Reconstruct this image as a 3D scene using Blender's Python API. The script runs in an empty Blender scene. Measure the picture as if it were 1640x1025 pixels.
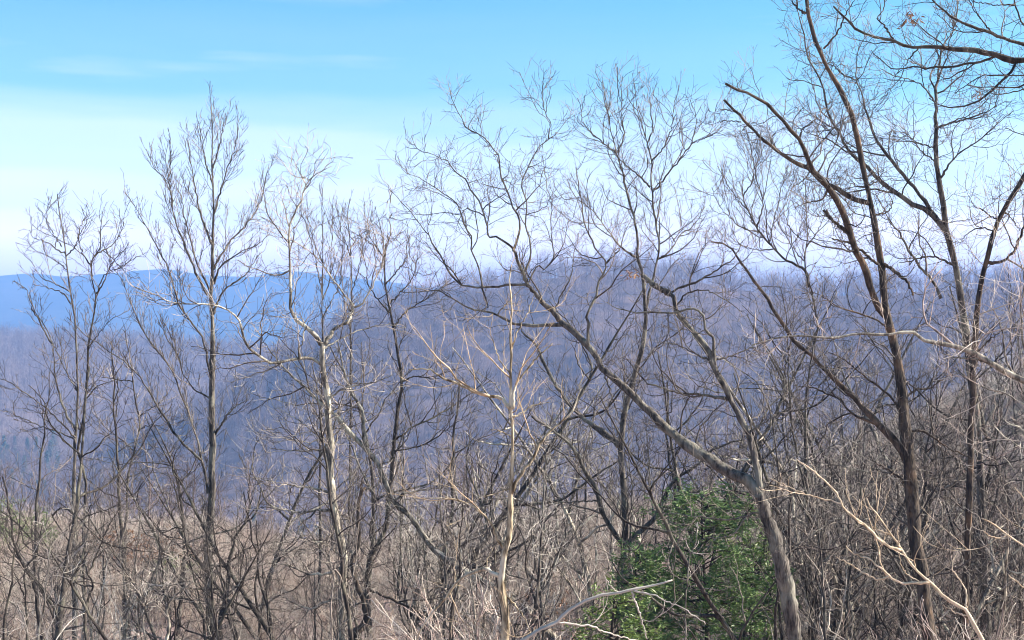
import bpy, math, random
import numpy as np
from mathutils import Vector

# ------------------------------------------------------------------ camera, sky, sun, exposure
scene = bpy.context.scene
F = 2253.0                       # focal length in photograph pixels (1640 wide)
cam_d = bpy.data.cameras.new('camera'); cam = bpy.data.objects.new('camera', cam_d)
scene.collection.objects.link(cam)
cam_d.sensor_width = 36.0; cam_d.lens = 36.0 * F / 1640.0
cam_d.clip_start = 0.1; cam_d.clip_end = 60000
cam.location = (0, 0, 0); cam.rotation_euler = (math.radians(90), 0, 0)
scene.camera = cam

SUN_AZ, SUN_EL = 84.0, 31.0     # degrees clockwise from the view direction, and above the horizon
world = bpy.data.worlds.new('World'); scene.world = world; world.use_nodes = True
nt = world.node_tree; nt.nodes.clear()
def N(t, kind, **kw):
    n = t.nodes.new(kind)
    for k, v in kw.items(): setattr(n, k, v)
    return n
def LK(t, a, b): t.links.new(a, b)
sky = N(nt, 'ShaderNodeTexSky', sky_type='NISHITA', sun_disc=False)
sky.sun_elevation = math.radians(SUN_EL); sky.sun_rotation = math.radians(SUN_AZ)
sky.altitude = 600; sky.air_density = 1.0; sky.dust_density = 0.6; sky.ozone_density = 1.0
tc = N(nt, 'ShaderNodeTexCoord')
hue = N(nt, 'ShaderNodeMix', data_type='RGBA', blend_type='MULTIPLY'); hue.inputs[0].default_value = 1.0
hue.inputs[7].default_value = (.28, .82, .91, 1)
LK(nt, sky.outputs[0], hue.inputs[6])
# thin layered cloud: streaky noise on the direction, wider than high
sep = N(nt, 'ShaderNodeSeparateXYZ'); LK(nt, tc.outputs['Generated'], sep.inputs[0])
az = N(nt, 'ShaderNodeMath', operation='ARCTAN2'); LK(nt, sep.outputs[0], az.inputs[0]); LK(nt, sep.outputs[1], az.inputs[1])
el = N(nt, 'ShaderNodeMath', operation='ARCSINE'); LK(nt, sep.outputs[2], el.inputs[0])
comb = N(nt, 'ShaderNodeCombineXYZ'); LK(nt, az.outputs[0], comb.inputs[0]); LK(nt, el.outputs[0], comb.inputs[1])
mp = N(nt, 'ShaderNodeMapping'); mp.inputs['Scale'].default_value = (2.2, 19.0, 1.0); mp.inputs['Location'].default_value = (0.35, 0.42, 0)
LK(nt, comb.outputs[0], mp.inputs[0])
cn = N(nt, 'ShaderNodeTexNoise'); cn.inputs['Scale'].default_value = 1.0; cn.inputs['Detail'].default_value = 6; cn.inputs['Roughness'].default_value = 0.5
LK(nt, mp.outputs[0], cn.inputs['Vector'])
cr = N(nt, 'ShaderNodeMapRange', interpolation_type='SMOOTHSTEP')
cr.inputs[1].default_value = 0.44; cr.inputs[2].default_value = 0.74; cr.inputs[3].default_value = 0.0; cr.inputs[4].default_value = 0.20
LK(nt, cn.outputs['Fac'], cr.inputs[0])
jn = N(nt, 'ShaderNodeMath', operation='MULTIPLY_ADD'); LK(nt, cn.outputs['Fac'], jn.inputs[0]); jn.inputs[1].default_value = .07; jn.inputs[2].default_value = -.035
ej = N(nt, 'ShaderNodeMath', operation='ADD'); LK(nt, el.outputs[0], ej.inputs[0]); LK(nt, jn.outputs[0], ej.inputs[1])
es = N(nt, 'ShaderNodeMath', operation='DIVIDE'); LK(nt, ej.outputs[0], es.inputs[0]); es.inputs[1].default_value = .4
veil = N(nt, 'ShaderNodeValToRGB')     # a thin layer of cloud, dense where it is seen edge-on at the horizon, ending about nine degrees up
vr = veil.color_ramp; vr.interpolation = 'EASE'
for p_, v_ in ((0.0, 1.0), (.12, .58), (.20, .35), (.27, .26), (.315, .23), (.355, .14), (.41, .06), (.60, .02), (.9, 0.0)):
    e_ = vr.elements.new(p_); e_.color = (v_, v_, v_, 1)
vr.elements.remove(vr.elements[-1]); vr.elements.remove(vr.elements[0])
LK(nt, es.outputs[0], veil.inputs[0])
thin = N(nt, 'ShaderNodeMapRange', interpolation_type='SMOOTHSTEP')   # the layer thins out overhead
thin.inputs[1].default_value = 0.12; thin.inputs[2].default_value = 0.30; thin.inputs[3].default_value = 1.0; thin.inputs[4].default_value = 0.25
LK(nt, el.outputs[0], thin.inputs[0])
cl = N(nt, 'ShaderNodeMath', operation='MULTIPLY'); LK(nt, cr.outputs[0], cl.inputs[0]); LK(nt, thin.outputs[0], cl.inputs[1])
mxa = N(nt, 'ShaderNodeMath', operation='MAXIMUM'); LK(nt, cl.outputs[0], mxa.inputs[0]); LK(nt, veil.outputs[0], mxa.inputs[1])
cm = N(nt, 'ShaderNodeMix', data_type='RGBA'); LK(nt, mxa.outputs[0], cm.inputs[0])
LK(nt, hue.outputs[2], cm.inputs[6]); cm.inputs[7].default_value = (15.2, 11.2, 12.4, 1)
bg = N(nt, 'ShaderNodeBackground'); bg.inputs['Strength'].default_value = 0.063
LK(nt, cm.outputs[2], bg.inputs['Color'])
wo = N(nt, 'ShaderNodeOutputWorld'); LK(nt, bg.outputs[0], wo.inputs[0])

sd = bpy.data.lights.new('sun', 'SUN'); so = bpy.data.objects.new('sun', sd); scene.collection.objects.link(so)
sd.energy = 5.0; sd.angle = math.radians(0.53); sd.color = (1.0, 0.90, 0.77)
_a, _e = math.radians(SUN_AZ), math.radians(SUN_EL)
SUNV = Vector((math.sin(_a) * math.cos(_e), math.cos(_a) * math.cos(_e), math.sin(_e)))
so.rotation_euler = SUNV.to_track_quat('Z', 'Y').to_euler()
so.location = (30, -10, 60)
vs = scene.view_settings
vs.view_transform = 'Standard'; vs.look = 'None'; vs.exposure = 1.8; vs.gamma = 1.0; vs.use_curve_mapping = False
scene.cycles.max_bounces = 4; scene.cycles.diffuse_bounces = 2; scene.cycles.transparent_max_bounces = 4
scene.cycles.volume_bounces = 0
scene.cycles.pixel_filter_type = 'BLACKMAN_HARRIS'; scene.cycles.filter_width = 1.0

# ------------------------------------------------------------------ helpers
COL = scene.collection
rng = np.random.default_rng(11)
def P(px, py, d): return np.array([(px - 820.0) / F * d, d, (512.5 - py) / F * d])
def tag(o, label=None, cat=None, group=None, kind=None):
    if label: o['label'] = label
    if cat: o['category'] = cat
    if group: o['group'] = group
    if kind: o['kind'] = kind
    return o
def empty(name, loc, rz=0.0, sc=1.0):
    o = bpy.data.objects.new(name, None); COL.objects.link(o); o.empty_display_size = 0.3
    o.location = loc; o.rotation_euler = (0, 0, rz); o.scale = (sc, sc, sc); return o
def sstep(a, b, x):
    t = np.clip((x - a) / (b - a), 0, 1); return t * t * (3 - 2 * t)

class Geo:
    """collects vertices with quads and triangles; build() links one mesh object"""
    def __init__(s): s.v = []; s.q = []; s.t = []; s.n = 0
    def add(s, v, q=None, t=None):
        v = np.asarray(v, float).reshape(-1, 3)
        if q is not None and len(q): s.q.append(np.asarray(q, np.int64) + s.n)
        if t is not None and len(t): s.t.append(np.asarray(t, np.int64) + s.n)
        s.v.append(v); s.n += len(v)
    def tubes(s, Pt, R, sides=3, rough=0.0):
        """Pt (n,k,3) centre lines, R (n,k) radii"""
        Pt = np.asarray(Pt, float); R = np.asarray(R, float)
        n, k = R.shape
        if n == 0: return
        T = np.gradient(Pt, axis=1); T /= np.linalg.norm(T, axis=2, keepdims=True) + 1e-9
        main = Pt[:, -1] - Pt[:, 0]; main /= np.linalg.norm(main, axis=1, keepdims=True) + 1e-9
        ref = np.where(np.abs(main[:, 1:2]) < 0.8, np.array([[0., 1., 0.]]), np.array([[1., 0., 0.]]))
        A = np.cross(np.repeat(ref[:, None], k, 1), T); A /= np.linalg.norm(A, axis=2, keepdims=True) + 1e-9
        B = np.cross(T, A)
        th = np.arange(sides) * 2 * np.pi / sides
        c, si = np.cos(th), np.sin(th)
        rr = R[:, :, None] * np.ones(sides)
        if rough: rr = rr * (1 + rough * rng.standard_normal((n, k, sides)))
        V = Pt[:, :, None, :] + rr[..., None] * (A[:, :, None] * c[:, None] + B[:, :, None] * si[:, None])
        base = (np.arange(n) * k * sides)[:, None, None]
        row = (np.arange(k - 1) * sides)[None, :, None]
        j = np.arange(sides)[None, None]; j2 = (j + 1) % sides
        Q = np.stack([base + row + j, base + row + j2, base + row + sides + j2, base + row + sides + j], -1).reshape(-1, 4)
        s.add(V.reshape(-1, 3), Q)
        if sides > 3:                # close the thick ends
            cap0 = (base[:, 0] + np.arange(sides)[None])[:, ::-1]; cap1 = base[:, 0] + (k - 1) * sides + np.arange(sides)[None]
            for cap in (cap0, cap1):
                tri = np.stack([np.stack([cap[:, 0], cap[:, i], cap[:, i + 1]], -1) for i in range(1, sides - 1)], 1).reshape(-1, 3)
                s.t.append(tri + s.n - len(V.reshape(-1, 3)))
    def mesh(s, name, smooth=True):
        me = bpy.data.meshes.new(name)
        V = np.concatenate(s.v) if s.v else np.zeros((0, 3))
        Q = np.concatenate(s.q) if s.q else np.zeros((0, 4), np.int64)
        T = np.concatenate(s.t) if s.t else np.zeros((0, 3), np.int64)
        me.vertices.add(len(V)); me.vertices.foreach_set('co', V.astype(np.float32).ravel())
        nl = len(Q) * 4 + len(T) * 3
        me.loops.add(nl); me.loops.foreach_set('vertex_index', np.concatenate([Q.ravel(), T.ravel()]).astype(np.int32))
        me.polygons.add(len(Q) + len(T))
        ls = np.concatenate([np.arange(len(Q)) * 4, len(Q) * 4 + np.arange(len(T)) * 3]).astype(np.int32)
        me.polygons.foreach_set('loop_start', ls)
        me.polygons.foreach_set('use_smooth', np.full(len(Q) + len(T), smooth))
        me.update(calc_edges=True)
        return me
    def build(s, name, mat, parent=None, smooth=True):
        me = s.mesh(name, smooth); me.materials.append(mat)
        o = bpy.data.objects.new(name, me); COL.objects.link(o)
        if parent is not None: o.parent = parent
        return o

def spawn(Pt, R, dens, t0, t1, ln, ang, up, wig, k, rk, rmin, droop=0.0, tipfade=0.55, jit=0.45, taper=0.30):
    """children on every centre line: returns (m,k,3), (m,k). dens per metre, ln mean length"""
    n, K = R.shape
    if n == 0: return np.zeros((0, k, 3)), np.zeros((0, k))
    seg = np.linalg.norm(np.diff(Pt, axis=1), axis=2); L = seg.sum(1)
    cnt = np.floor(L * (t1 - t0) * dens + rng.random(n)).astype(int)
    idx = np.repeat(np.arange(n), cnt); m = len(idx)
    if m == 0: return np.zeros((0, k, 3)), np.zeros((0, k))
    start = np.repeat(np.cumsum(cnt) - cnt, cnt); j = np.arange(m) - start
    t = t0 + (t1 - t0) * (j + rng.random(m)) / cnt[idx]
    f = t * (K - 1); i0 = np.clip(f.astype(int), 0, K - 2); w = (f - i0)[:, None]
    p0 = Pt[idx, i0]; p1 = Pt[idx, i0 + 1]; pos = p0 * (1 - w) + p1 * w
    T = p1 - p0; T /= np.linalg.norm(T, axis=1, keepdims=True) + 1e-9
    rp = R[idx, i0] * (1 - w[:, 0]) + R[idx, i0 + 1] * w[:, 0]
    ref = rng.standard_normal((n, 3))[idx]
    A = np.cross(T, ref); A /= np.linalg.norm(A, axis=1, keepdims=True) + 1e-9
    B = np.cross(T, A)
    phi = j * 2.4 + rng.normal(0, .5, m)
    pr = A * np.cos(phi)[:, None] + B * np.sin(phi)[:, None]
    a = np.radians(ang) * (1 + rng.normal(0, .25, m))
    D = T * np.cos(a)[:, None] + pr * np.sin(a)[:, None]
    ll = ln * (1 - tipfade * t) * np.exp(np.clip(rng.normal(0, jit, m), -1, .42))
    ll = np.minimum(ll, 0.75 * L[idx] + 0.3)
    out = np.zeros((m, k, 3)); out[:, 0] = pos
    d = D.copy()
    for i in range(1, k):
        d = d + rng.normal(0, wig, (m, 3)); d[:, 2] += up - droop * i / k
        d /= np.linalg.norm(d, axis=1, keepdims=True)
        out[:, i] = out[:, i - 1] + d * (ll / (k - 1))[:, None]
    r0 = np.minimum(rp * 0.72, np.maximum(rk * ll, rmin))
    s = np.linspace(0, 1, k)[None]
    Rr = np.maximum(r0[:, None] * (1 - s * (1 - taper)), rmin * 0.6)
    return out, Rr

# ------------------------------------------------------------------ materials
def mat(name): 
    m = bpy.data.materials.new(name); m.use_nodes = True
    return m, m.node_tree, m.node_tree.nodes['Principled BSDF']
def bark(name, c1, c2, lichen=None, lich=0.0, scale=6.0, rough=0.9, bump=0.5, vary=None):
    m, t, b = mat(name)
    g = N(t, 'ShaderNodeTexCoord'); ma = N(t, 'ShaderNodeMapping'); ma.inputs['Scale'].default_value = (1, 1, .22)
    LK(t, g.outputs['Object'], ma.inputs[0])
    n = N(t, 'ShaderNodeTexNoise'); n.inputs['Scale'].default_value = scale * 2.2; n.inputs['Detail'].default_value = 6; n.inputs['Roughness'].default_value = .7
    LK(t, ma.outputs[0], n.inputs['Vector'])
    r = N(t, 'ShaderNodeValToRGB'); r.color_ramp.elements[0].position = .40; r.color_ramp.elements[1].position = .64
    r.color_ramp.elements[0].color = (*c1, 1); r.color_ramp.elements[1].color = (*c2, 1)
    LK(t, n.outputs['Fac'], r.inputs[0]); col = r.outputs[0]
    if lichen:
        n2 = N(t, 'ShaderNodeTexNoise'); n2.inputs['Scale'].default_value = 2.1; n2.inputs['Detail'].default_value = 6
        LK(t, g.outputs['Object'], n2.inputs['Vector'])
        mr = N(t, 'ShaderNodeMapRange', interpolation_type='SMOOTHSTEP'); mr.inputs[1].default_value = .5; mr.inputs[2].default_value = .62; mr.inputs[4].default_value = lich
        LK(t, n2.outputs['Fac'], mr.inputs[0])
        mx = N(t, 'ShaderNodeMix', data_type='RGBA'); LK(t, mr.outputs[0], mx.inputs[0]); LK(t, col, mx.inputs[6]); mx.inputs[7].default_value = (*lichen, 1)
        col = mx.outputs[2]
    if vary:                     # random paleness per branch; on twigs it also paints in sun-lit contrast
        gi_ = N(t, 'ShaderNodeNewGeometry'); vr_ = N(t, 'ShaderNodeMapRange', interpolation_type='SMOOTHSTEP'); vr_.inputs[1].default_value = 1 - vary[3] - .2; vr_.inputs[2].default_value = 1 - vary[3] + .2
        LK(t, gi_.outputs['Random Per Island'], vr_.inputs[0])
        mv = N(t, 'ShaderNodeMix', data_type='RGBA'); LK(t, vr_.outputs[0], mv.inputs[0]); LK(t, col, mv.inputs[6]); mv.inputs[7].default_value = (*vary[:3], 1); col = mv.outputs[2]
    LK(t, col, b.inputs['Base Color']); b.inputs['Roughness'].default_value = rough
    b.inputs['Specular IOR Level'].default_value = 0.25
    bp = N(t, 'ShaderNodeBump'); bp.inputs['Strength'].default_value = bump; bp.inputs['Distance'].default_value = .03
    n3 = N(t, 'ShaderNodeTexNoise'); n3.inputs['Scale'].default_value = scale * 4; n3.inputs['Detail'].default_value = 4
    LK(t, ma.outputs[0], n3.inputs['Vector']); LK(t, n3.outputs['Fac'], bp.inputs['Height']); LK(t, bp.outputs[0], b.inputs['Normal'])
    return m
M = {}
M['grey'] = bark('grey_bark', (.028, .024, .022), (.16, .14, .122), (.30, .29, .235), .4, bump=1.0)
M['pale'] = bark('pale_bark', (.05, .043, .036), (.36, .32, .265), (.62, .58, .46), .7, bump=1.0)
M['birch'] = bark('yellow_birch_bark', (.085, .060, .036), (.54, .45, .31), (.70, .64, .52), .6, 7, bump=1.0)
M['dark'] = bark('dark_bark', (.018, .015, .014), (.085, .070, .060), (.24, .23, .17), .3, bump=1.0)
M['ruddy'] = bark('ruddy_bark', (.020, .016, .014), (.105, .080, .062), (.27, .165, .095), .3, bump=1.0)
M['twig'] = bark('twig_bark', (.030, .024, .022), (.13, .105, .093), None, 0, 3, .8, .1, (.46, .40, .34, .35))
M['twig_pale'] = bark('pale_twig_bark', (.14, .115, .10), (.40, .35, .30), None, 0, 3, .8, .1, (.66, .60, .53, .4))
M['twig_dark'] = bark('dark_twig_bark', (.018, .015, .015), (.075, .062, .057), None, 0, 3, .8, .1, (.26, .22, .19, .25))
M['twig_tan'] = bark('tan_twig_bark', (.15, .105, .09), (.44, .335, .29), None, 0, 3, .8, .1, (.62, .54, .46, .35))
M['straw'] = bark('straw_bark', (.36, .27, .18), (.74, .60, .44), None, 0, 6, .8, .4)
M['twig_red'] = bark('reddish_twig_bark', (.12, .068, .050), (.36, .225, .17), None, 0, 3, .8, .1, (.52, .38, .30, .3))
M['twig_gold'] = bark('golden_twig_bark', (.20, .14, .085), (.56, .43, .29), None, 0, 3, .8, .1)
M['far_bark'] = bark('far_forest_bark', (.12, .088, .086), (.27, .205, .20), None, 0, .3, .9, .0, (.62, .54, .53, .2))
M['far_bark_brown'] = bark('far_forest_brown_bark', (.085, .062, .060), (.19, .14, .135), None, 0, .3, .9, .0)

def leafmat(name, c1, c2, sc=9.0, trans=.25):
    m, t, b = mat(name)
    g = N(t, 'ShaderNodeTexCoord'); n = N(t, 'ShaderNodeTexNoise'); n.inputs['Scale'].default_value = sc; n.inputs['Detail'].default_value = 3
    LK(t, g.outputs['Object'], n.inputs['Vector'])
    r = N(t, 'ShaderNodeValToRGB'); r.color_ramp.elements[0].position = .35; r.color_ramp.elements[1].position = .65
    r.color_ramp.elements[0].color = (*c1, 1); r.color_ramp.elements[1].color = (*c2, 1)
    LK(t, n.outputs['Fac'], r.inputs[0]); LK(t, r.outputs[0], b.inputs['Base Color'])
    b.inputs['Roughness'].default_value = .5
    tr = N(t, 'ShaderNodeBsdfTranslucent'); LK(t, r.outputs[0], tr.inputs[0])
    ms = N(t, 'ShaderNodeMixShader'); ms.inputs[0].default_value = trans
    LK(t, b.outputs[0], ms.inputs[1]); LK(t, tr.outputs[0], ms.inputs[2]); LK(t, ms.outputs[0], t.nodes['Material Output'].inputs[0])
    return m
M['leaf_blue'] = leafmat('evergreen_leaf', (.050, .105, .030), (.165, .25, .070))
M['leaf_yellow'] = leafmat('bright_evergreen_leaf', (.055, .105, .020), (.18, .25, .050))
M['leaf_brown'] = leafmat('withered_leaf', (.14, .06, .025), (.34, .17, .08))
M['needle'] = leafmat('conifer_needle', (.05, .095, .06), (.12, .17, .10), 1.0)
M['grass'] = leafmat('dry_grass_blade', (.34, .29, .19), (.52, .46, .33), 2.0, .3)

def groundmat(name, cols, s1, s2, bump=0.6):
    m, t, b = mat(name)
    g = N(t, 'ShaderNodeNewGeometry')
    n = N(t, 'ShaderNodeTexNoise'); n.inputs['Scale'].default_value = s1; n.inputs['Detail'].default_value = 8; n.inputs['Roughness'].default_value = .7
    n2 = N(t, 'ShaderNodeTexNoise'); n2.inputs['Scale'].default_value = s2; n2.inputs['Detail'].default_value = 5
    LK(t, g.outputs['Position'], n.inputs['Vector']); LK(t, g.outputs['Position'], n2.inputs['Vector'])
    r = N(t, 'ShaderNodeValToRGB'); r.color_ramp.elements[0].position = .33; r.color_ramp.elements[1].position = .66
    r.color_ramp.elements[0].color = (*cols[0], 1); r.color_ramp.elements[1].color = (*cols[1], 1)
    LK(t, n.outputs['Fac'], r.inputs[0])
    mr = N(t, 'ShaderNodeMapRange', interpolation_type='SMOOTHSTEP'); mr.inputs[1].default_value = .54; mr.inputs[2].default_value = .68; mr.inputs[4].default_value = .7
    LK(t, n2.outputs['Fac'], mr.inputs[0])
    mx = N(t, 'ShaderNodeMix', data_type='RGBA'); LK(t, mr.outputs[0], mx.inputs[0]); LK(t, r.outputs[0], mx.inputs[6]); mx.inputs[7].default_value = (*cols[2], 1)
    LK(t, mx.outputs[2], b.inputs['Base Color']); b.inputs['Roughness'].default_value = .95; b.inputs['Specular IOR Level'].default_value = .1
    bp = N(t, 'ShaderNodeBump'); bp.inputs['Strength'].default_value = bump; bp.inputs['Distance'].default_value = .15
    LK(t, n.outputs['Fac'], bp.inputs['Height']); LK(t, bp.outputs[0], b.inputs['Normal'])
    return m
M['ground'] = groundmat('leaf_litter_ground', [(.22, .15, .135), (.50, .365, .335), (.32, .28, .20)], 1.6, .10)
M['hillground'] = groundmat('wooded_hill_floor', [(.10, .072, .066), (.23, .168, .152), (.14, .105, .095)], .08, .012)
M['mountain'] = groundmat('distant_forest', [(.05, .055, .045), (.10, .095, .075), (.07, .08, .06)], .01, .002, .3)

# ------------------------------------------------------------------ terrain
_ny = np.array([-60, -5, 0, 9, 16, 22, 30, 40, 60, 82, 92, 105, 130, 200, 300, 450, 600, 9000.])
_nz = np.array([3, -1.9, -2.3, -4.6, -6.4, -7.8, -9.2, -10.3, -11.3, -12.0, -12.6, -15, -26, -58, -95, -124, -138, -140.])
def vnoise(x, y, s, seed):
    r = np.random.default_rng(seed); z = np.zeros_like(x); amp = 1.0
    for o in range(4):
        for _ in range(3):
            a = r.random() * np.pi * 2; f = s * (1.9 ** o) * (0.7 + .6 * r.random())
            z += amp * np.sin((x * np.cos(a) + y * np.sin(a)) * f + r.random() * 6.28)
        amp *= .5
    return z / 3.0
def crest(tab):
    a = np.array([P(px, py, d) for px, py, d in tab]); return a[np.argsort(a[:, 0])]
CM = crest([(-300, 880, 1100), (0, 850, 1100), (200, 790, 1110), (300, 712, 1120), (400, 622, 1140), (470, 580, 1150), (520, 545, 1160), (560, 522, 1160),
            (620, 498, 1170), (700, 481, 1180), (800, 463, 1190), (870, 447, 1190), (950, 439, 1190), (1030, 439, 1180), (1090, 446, 1170), (1150, 459, 1150),
            (1230, 472, 1130), (1330, 474, 1110), (1450, 468, 1090), (1640, 458, 1070), (1900, 446, 1050), (2600, 446, 1030)])
CL = crest([(-1500, 530, 1700), (-400, 538, 1700), (0, 543, 1700), (150, 549, 1680), (250, 555, 1660), (400, 569, 1640), (600, 588, 1620), (900, 640, 1600), (1500, 650, 1600), (2400, 650, 1600)])
def rise_right(X, Y): return 12.0 * sstep(9, 48, X) * sstep(18, 105, Y) * (1 - sstep(120, 260, Y))
def height(X, Y):
    X = np.asarray(X, float); Y = np.asarray(Y, float)
    base = np.interp(Y, _ny, _nz) + rise_right(X, Y)
    base = base + .5 * vnoise(X, Y, .12, 3) * sstep(5, 25, Y) + 3.0 * vnoise(X, Y, .016, 4) * sstep(110, 300, Y)
    base = base + np.interp(X, [-40, -30, -20, -15, -9, -2, 4], [-1.2, -1.6, -2.1, -3.2, -3.0, -1.5, 0]) * sstep(50, 82, Y) * (1 - sstep(100, 160, Y))
    v = -140.0
    ycm = np.interp(X, CM[:, 0], CM[:, 1]); zcm = np.interp(X, CM[:, 0], CM[:, 2])
    s = np.where(Y < ycm, (ycm - Y) / 520.0, (Y - ycm) / 420.0)
    s = s + .035 * vnoise(X, Y, .009, 23) * sstep(0, .3, s)
    hm = v + (zcm - v) * (1 - sstep(0, 1, np.clip(s, 0, 1))) + 5.5 * vnoise(X, Y * .3, .019, 8) * sstep(.05, .4, s) * (1 - sstep(.75, 1, s)) 
    ycl = np.interp(X, CL[:, 0], CL[:, 1]); zcl = np.interp(X, CL[:, 0], CL[:, 2])
    s2 = np.where(Y < ycl, (ycl - Y) / 900.0, (Y - ycl) / 600.0)
    hl = v + (zcl - v) * (1 - np.clip(s2, 0, 1) ** 1.25) + 9 * vnoise(X, Y * .5, .010, 9) * sstep(.05, .3, s2) * (1 - sstep(.8, 1, s2))
    far = np.where(Y > 350, np.maximum(hm, hl), -999)
    return np.maximum(base, far)
def g(x, y): return float(height(np.array([x]), np.array([y]))[0])

def sheet(name, ys, xf, hf, material, nx):
    ys = np.asarray(ys); u = np.linspace(-1, 1, nx)
    X = u[None] * xf(ys)[:, None]; Y = np.repeat(ys[:, None], nx, 1)
    Z = hf(X, Y); ny = len(ys)
    ii = (np.arange(ny - 1)[:, None] * nx + np.arange(nx - 1)[None]).ravel()
    ge = Geo(); ge.add(np.stack([X, Y, Z], -1), np.stack([ii, ii + 1, ii + nx + 1, ii + nx], -1))
    return ge.build(name, material)
ys = np.concatenate([np.linspace(-60, 130, 150), 130 * (2950 / 130.) ** np.linspace(0, 1, 190)[1:]])
gnd = sheet('ground', ys[:205], lambda y: 60 + .75 * np.abs(y), height, M['ground'], 200)
tag(gnd, 'leaf-littered brown woodland slope falling away from the viewer', 'ground', kind='structure')
hil = sheet('hills', ys[200:], lambda y: 100 + .85 * np.abs(y), lambda X, Y: height(X, Y) - .02 * (Y < 250), M['hillground'], 300)
tag(hil, 'wooded hills beyond the valley, one summit in the middle', 'hills', kind='structure')

# far blue mountains, five kilometres away
MT = crest([(-2200, 452, 5000), (-600, 447, 5000), (-200, 450, 5000), (0, 443, 5000), (50, 438, 5000), (100, 443, 5000), (150, 439, 5000), (220, 433, 5000), (265, 431, 5000), (330, 440, 5000),
            (400, 445, 5000), (440, 436, 5000), (480, 434, 5000), (530, 441, 5000), (600, 449, 5000), (680, 460, 5000), (800, 470, 5000), (1000, 478, 5000), (1250, 470, 5000), (1640, 468, 5000), (2400, 470, 5000), (3800, 465, 5000)])
def mheight(X, Y):
    zc = np.interp(X, MT[:, 0], MT[:, 2]) + 4 * vnoise(X, Y * 0, .011, 14)
    s = np.where(Y < 5000, (5000 - Y) / 1500., (Y - 5000) / 500.)
    return -142 + (zc + 142) * (1 - np.clip(s, 0, 1)) ** 1.1 + 26 * vnoise(X, Y * .5, .0075, 15) * sstep(.03, .35, s) * (1 - sstep(.8, 1, s))
mt = sheet('mountains', np.concatenate([np.linspace(2900, 4500, 40), np.linspace(4520, 5500, 60)]), lambda y: 3600 + 0 * y, mheight, M['mountain'], 300)
tag(mt, 'long blue mountain ridge on the far horizon', 'mountains', kind='structure')

# ------------------------------------------------------------------ a general bare tree made of numbers
STY = {  # first, second and third order side branches: number per metre, length, angle, upward pull, crookedness
 'oak':  dict(a=(3.0, 1.75, 56, .08, .26), b=(7.0, .80, 48, .09, .19), c=(8.0, .36, 42, .10, .11)),
 'up':   dict(a=(5.0, 1.60, 31, .15, .08), b=(6.4, .66, 34, .14, .08), c=(7.5, .30, 32, .13, .06)),
 'maple':dict(a=(3.3, 1.50, 47, .13, .18), b=(5.6, .72, 43, .12, .14), c=(7.0, .34, 38, .12, .10)),
 'bush': dict(a=(2.6, .80, 40, .10, .20), b=(4.5, .40, 40, .08, .18), c=(4.5, .20, 38, .08, .14)),
}
def grow_crown(Pt, R, style, px, amount=1.0, size=1.0, t0=.22, three=True):
    """Pt,R lists of traced lines with equal point counts; px = metres per photograph pixel"""
    S = STY[style]; ge = Geo(); k = S['a']
    rm = .40 * px
    A, RA = spawn(Pt, R, k[0] * amount, t0, 1.0, k[1] * size, k[2], k[3], k[4], 9, .0075 if style == 'up' else .0125, rm * (1.2 if style == 'up' else 1.7), tipfade=.80)
    k = S['b']; src = np.concatenate([A], 0)
    Bp, RB = spawn(A, RA, k[0] / size, .12, 1.0, k[1] * size, k[2], k[3], k[4], 5, .0095, rm * 1.25)
    B2, RB2 = spawn(Pt, R, 2.0 * amount / size, .5, 1.0, k[1] * size * .8, k[2], k[3], k[4], 5, .0095, rm * 1.25)
    Bp = np.concatenate([Bp, B2]); RB = np.concatenate([RB, RB2])
    ge.tubes(A, RA, 4); ge.tubes(Bp, RB, 3)
    if three:
        k = S['c']
        C, RC = spawn(Bp, RB, k[0] / size * .8, .2, 1.0, k[1] * size, k[2], k[3], k[4], 3, .008, rm)
        ge.tubes(C, RC, 3)
    return ge

def catmull(pts, n):
    p = np.asarray(pts, float); q = np.vstack([2 * p[0] - p[1], p, 2 * p[-1] - p[-2]])
    seg = np.linalg.norm(np.diff(p[:, :2], axis=0), axis=1); cum = np.concatenate([[0], np.cumsum(seg)])
    s = np.linspace(0, cum[-1], n); i = np.clip(np.searchsorted(cum, s, side='right') - 1, 0, len(p) - 2)
    u = ((s - cum[i]) / np.maximum(seg[i], 1e-9))[:, None]
    a, b, c, d = q[i], q[i + 1], q[i + 2], q[i + 3]
    return .5 * (2 * b + (c - a) * u + (2 * a - 5 * b + 4 * c - d) * u * u + (3 * b - a - 3 * c + d) * u ** 3), s / cum[-1]

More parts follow.
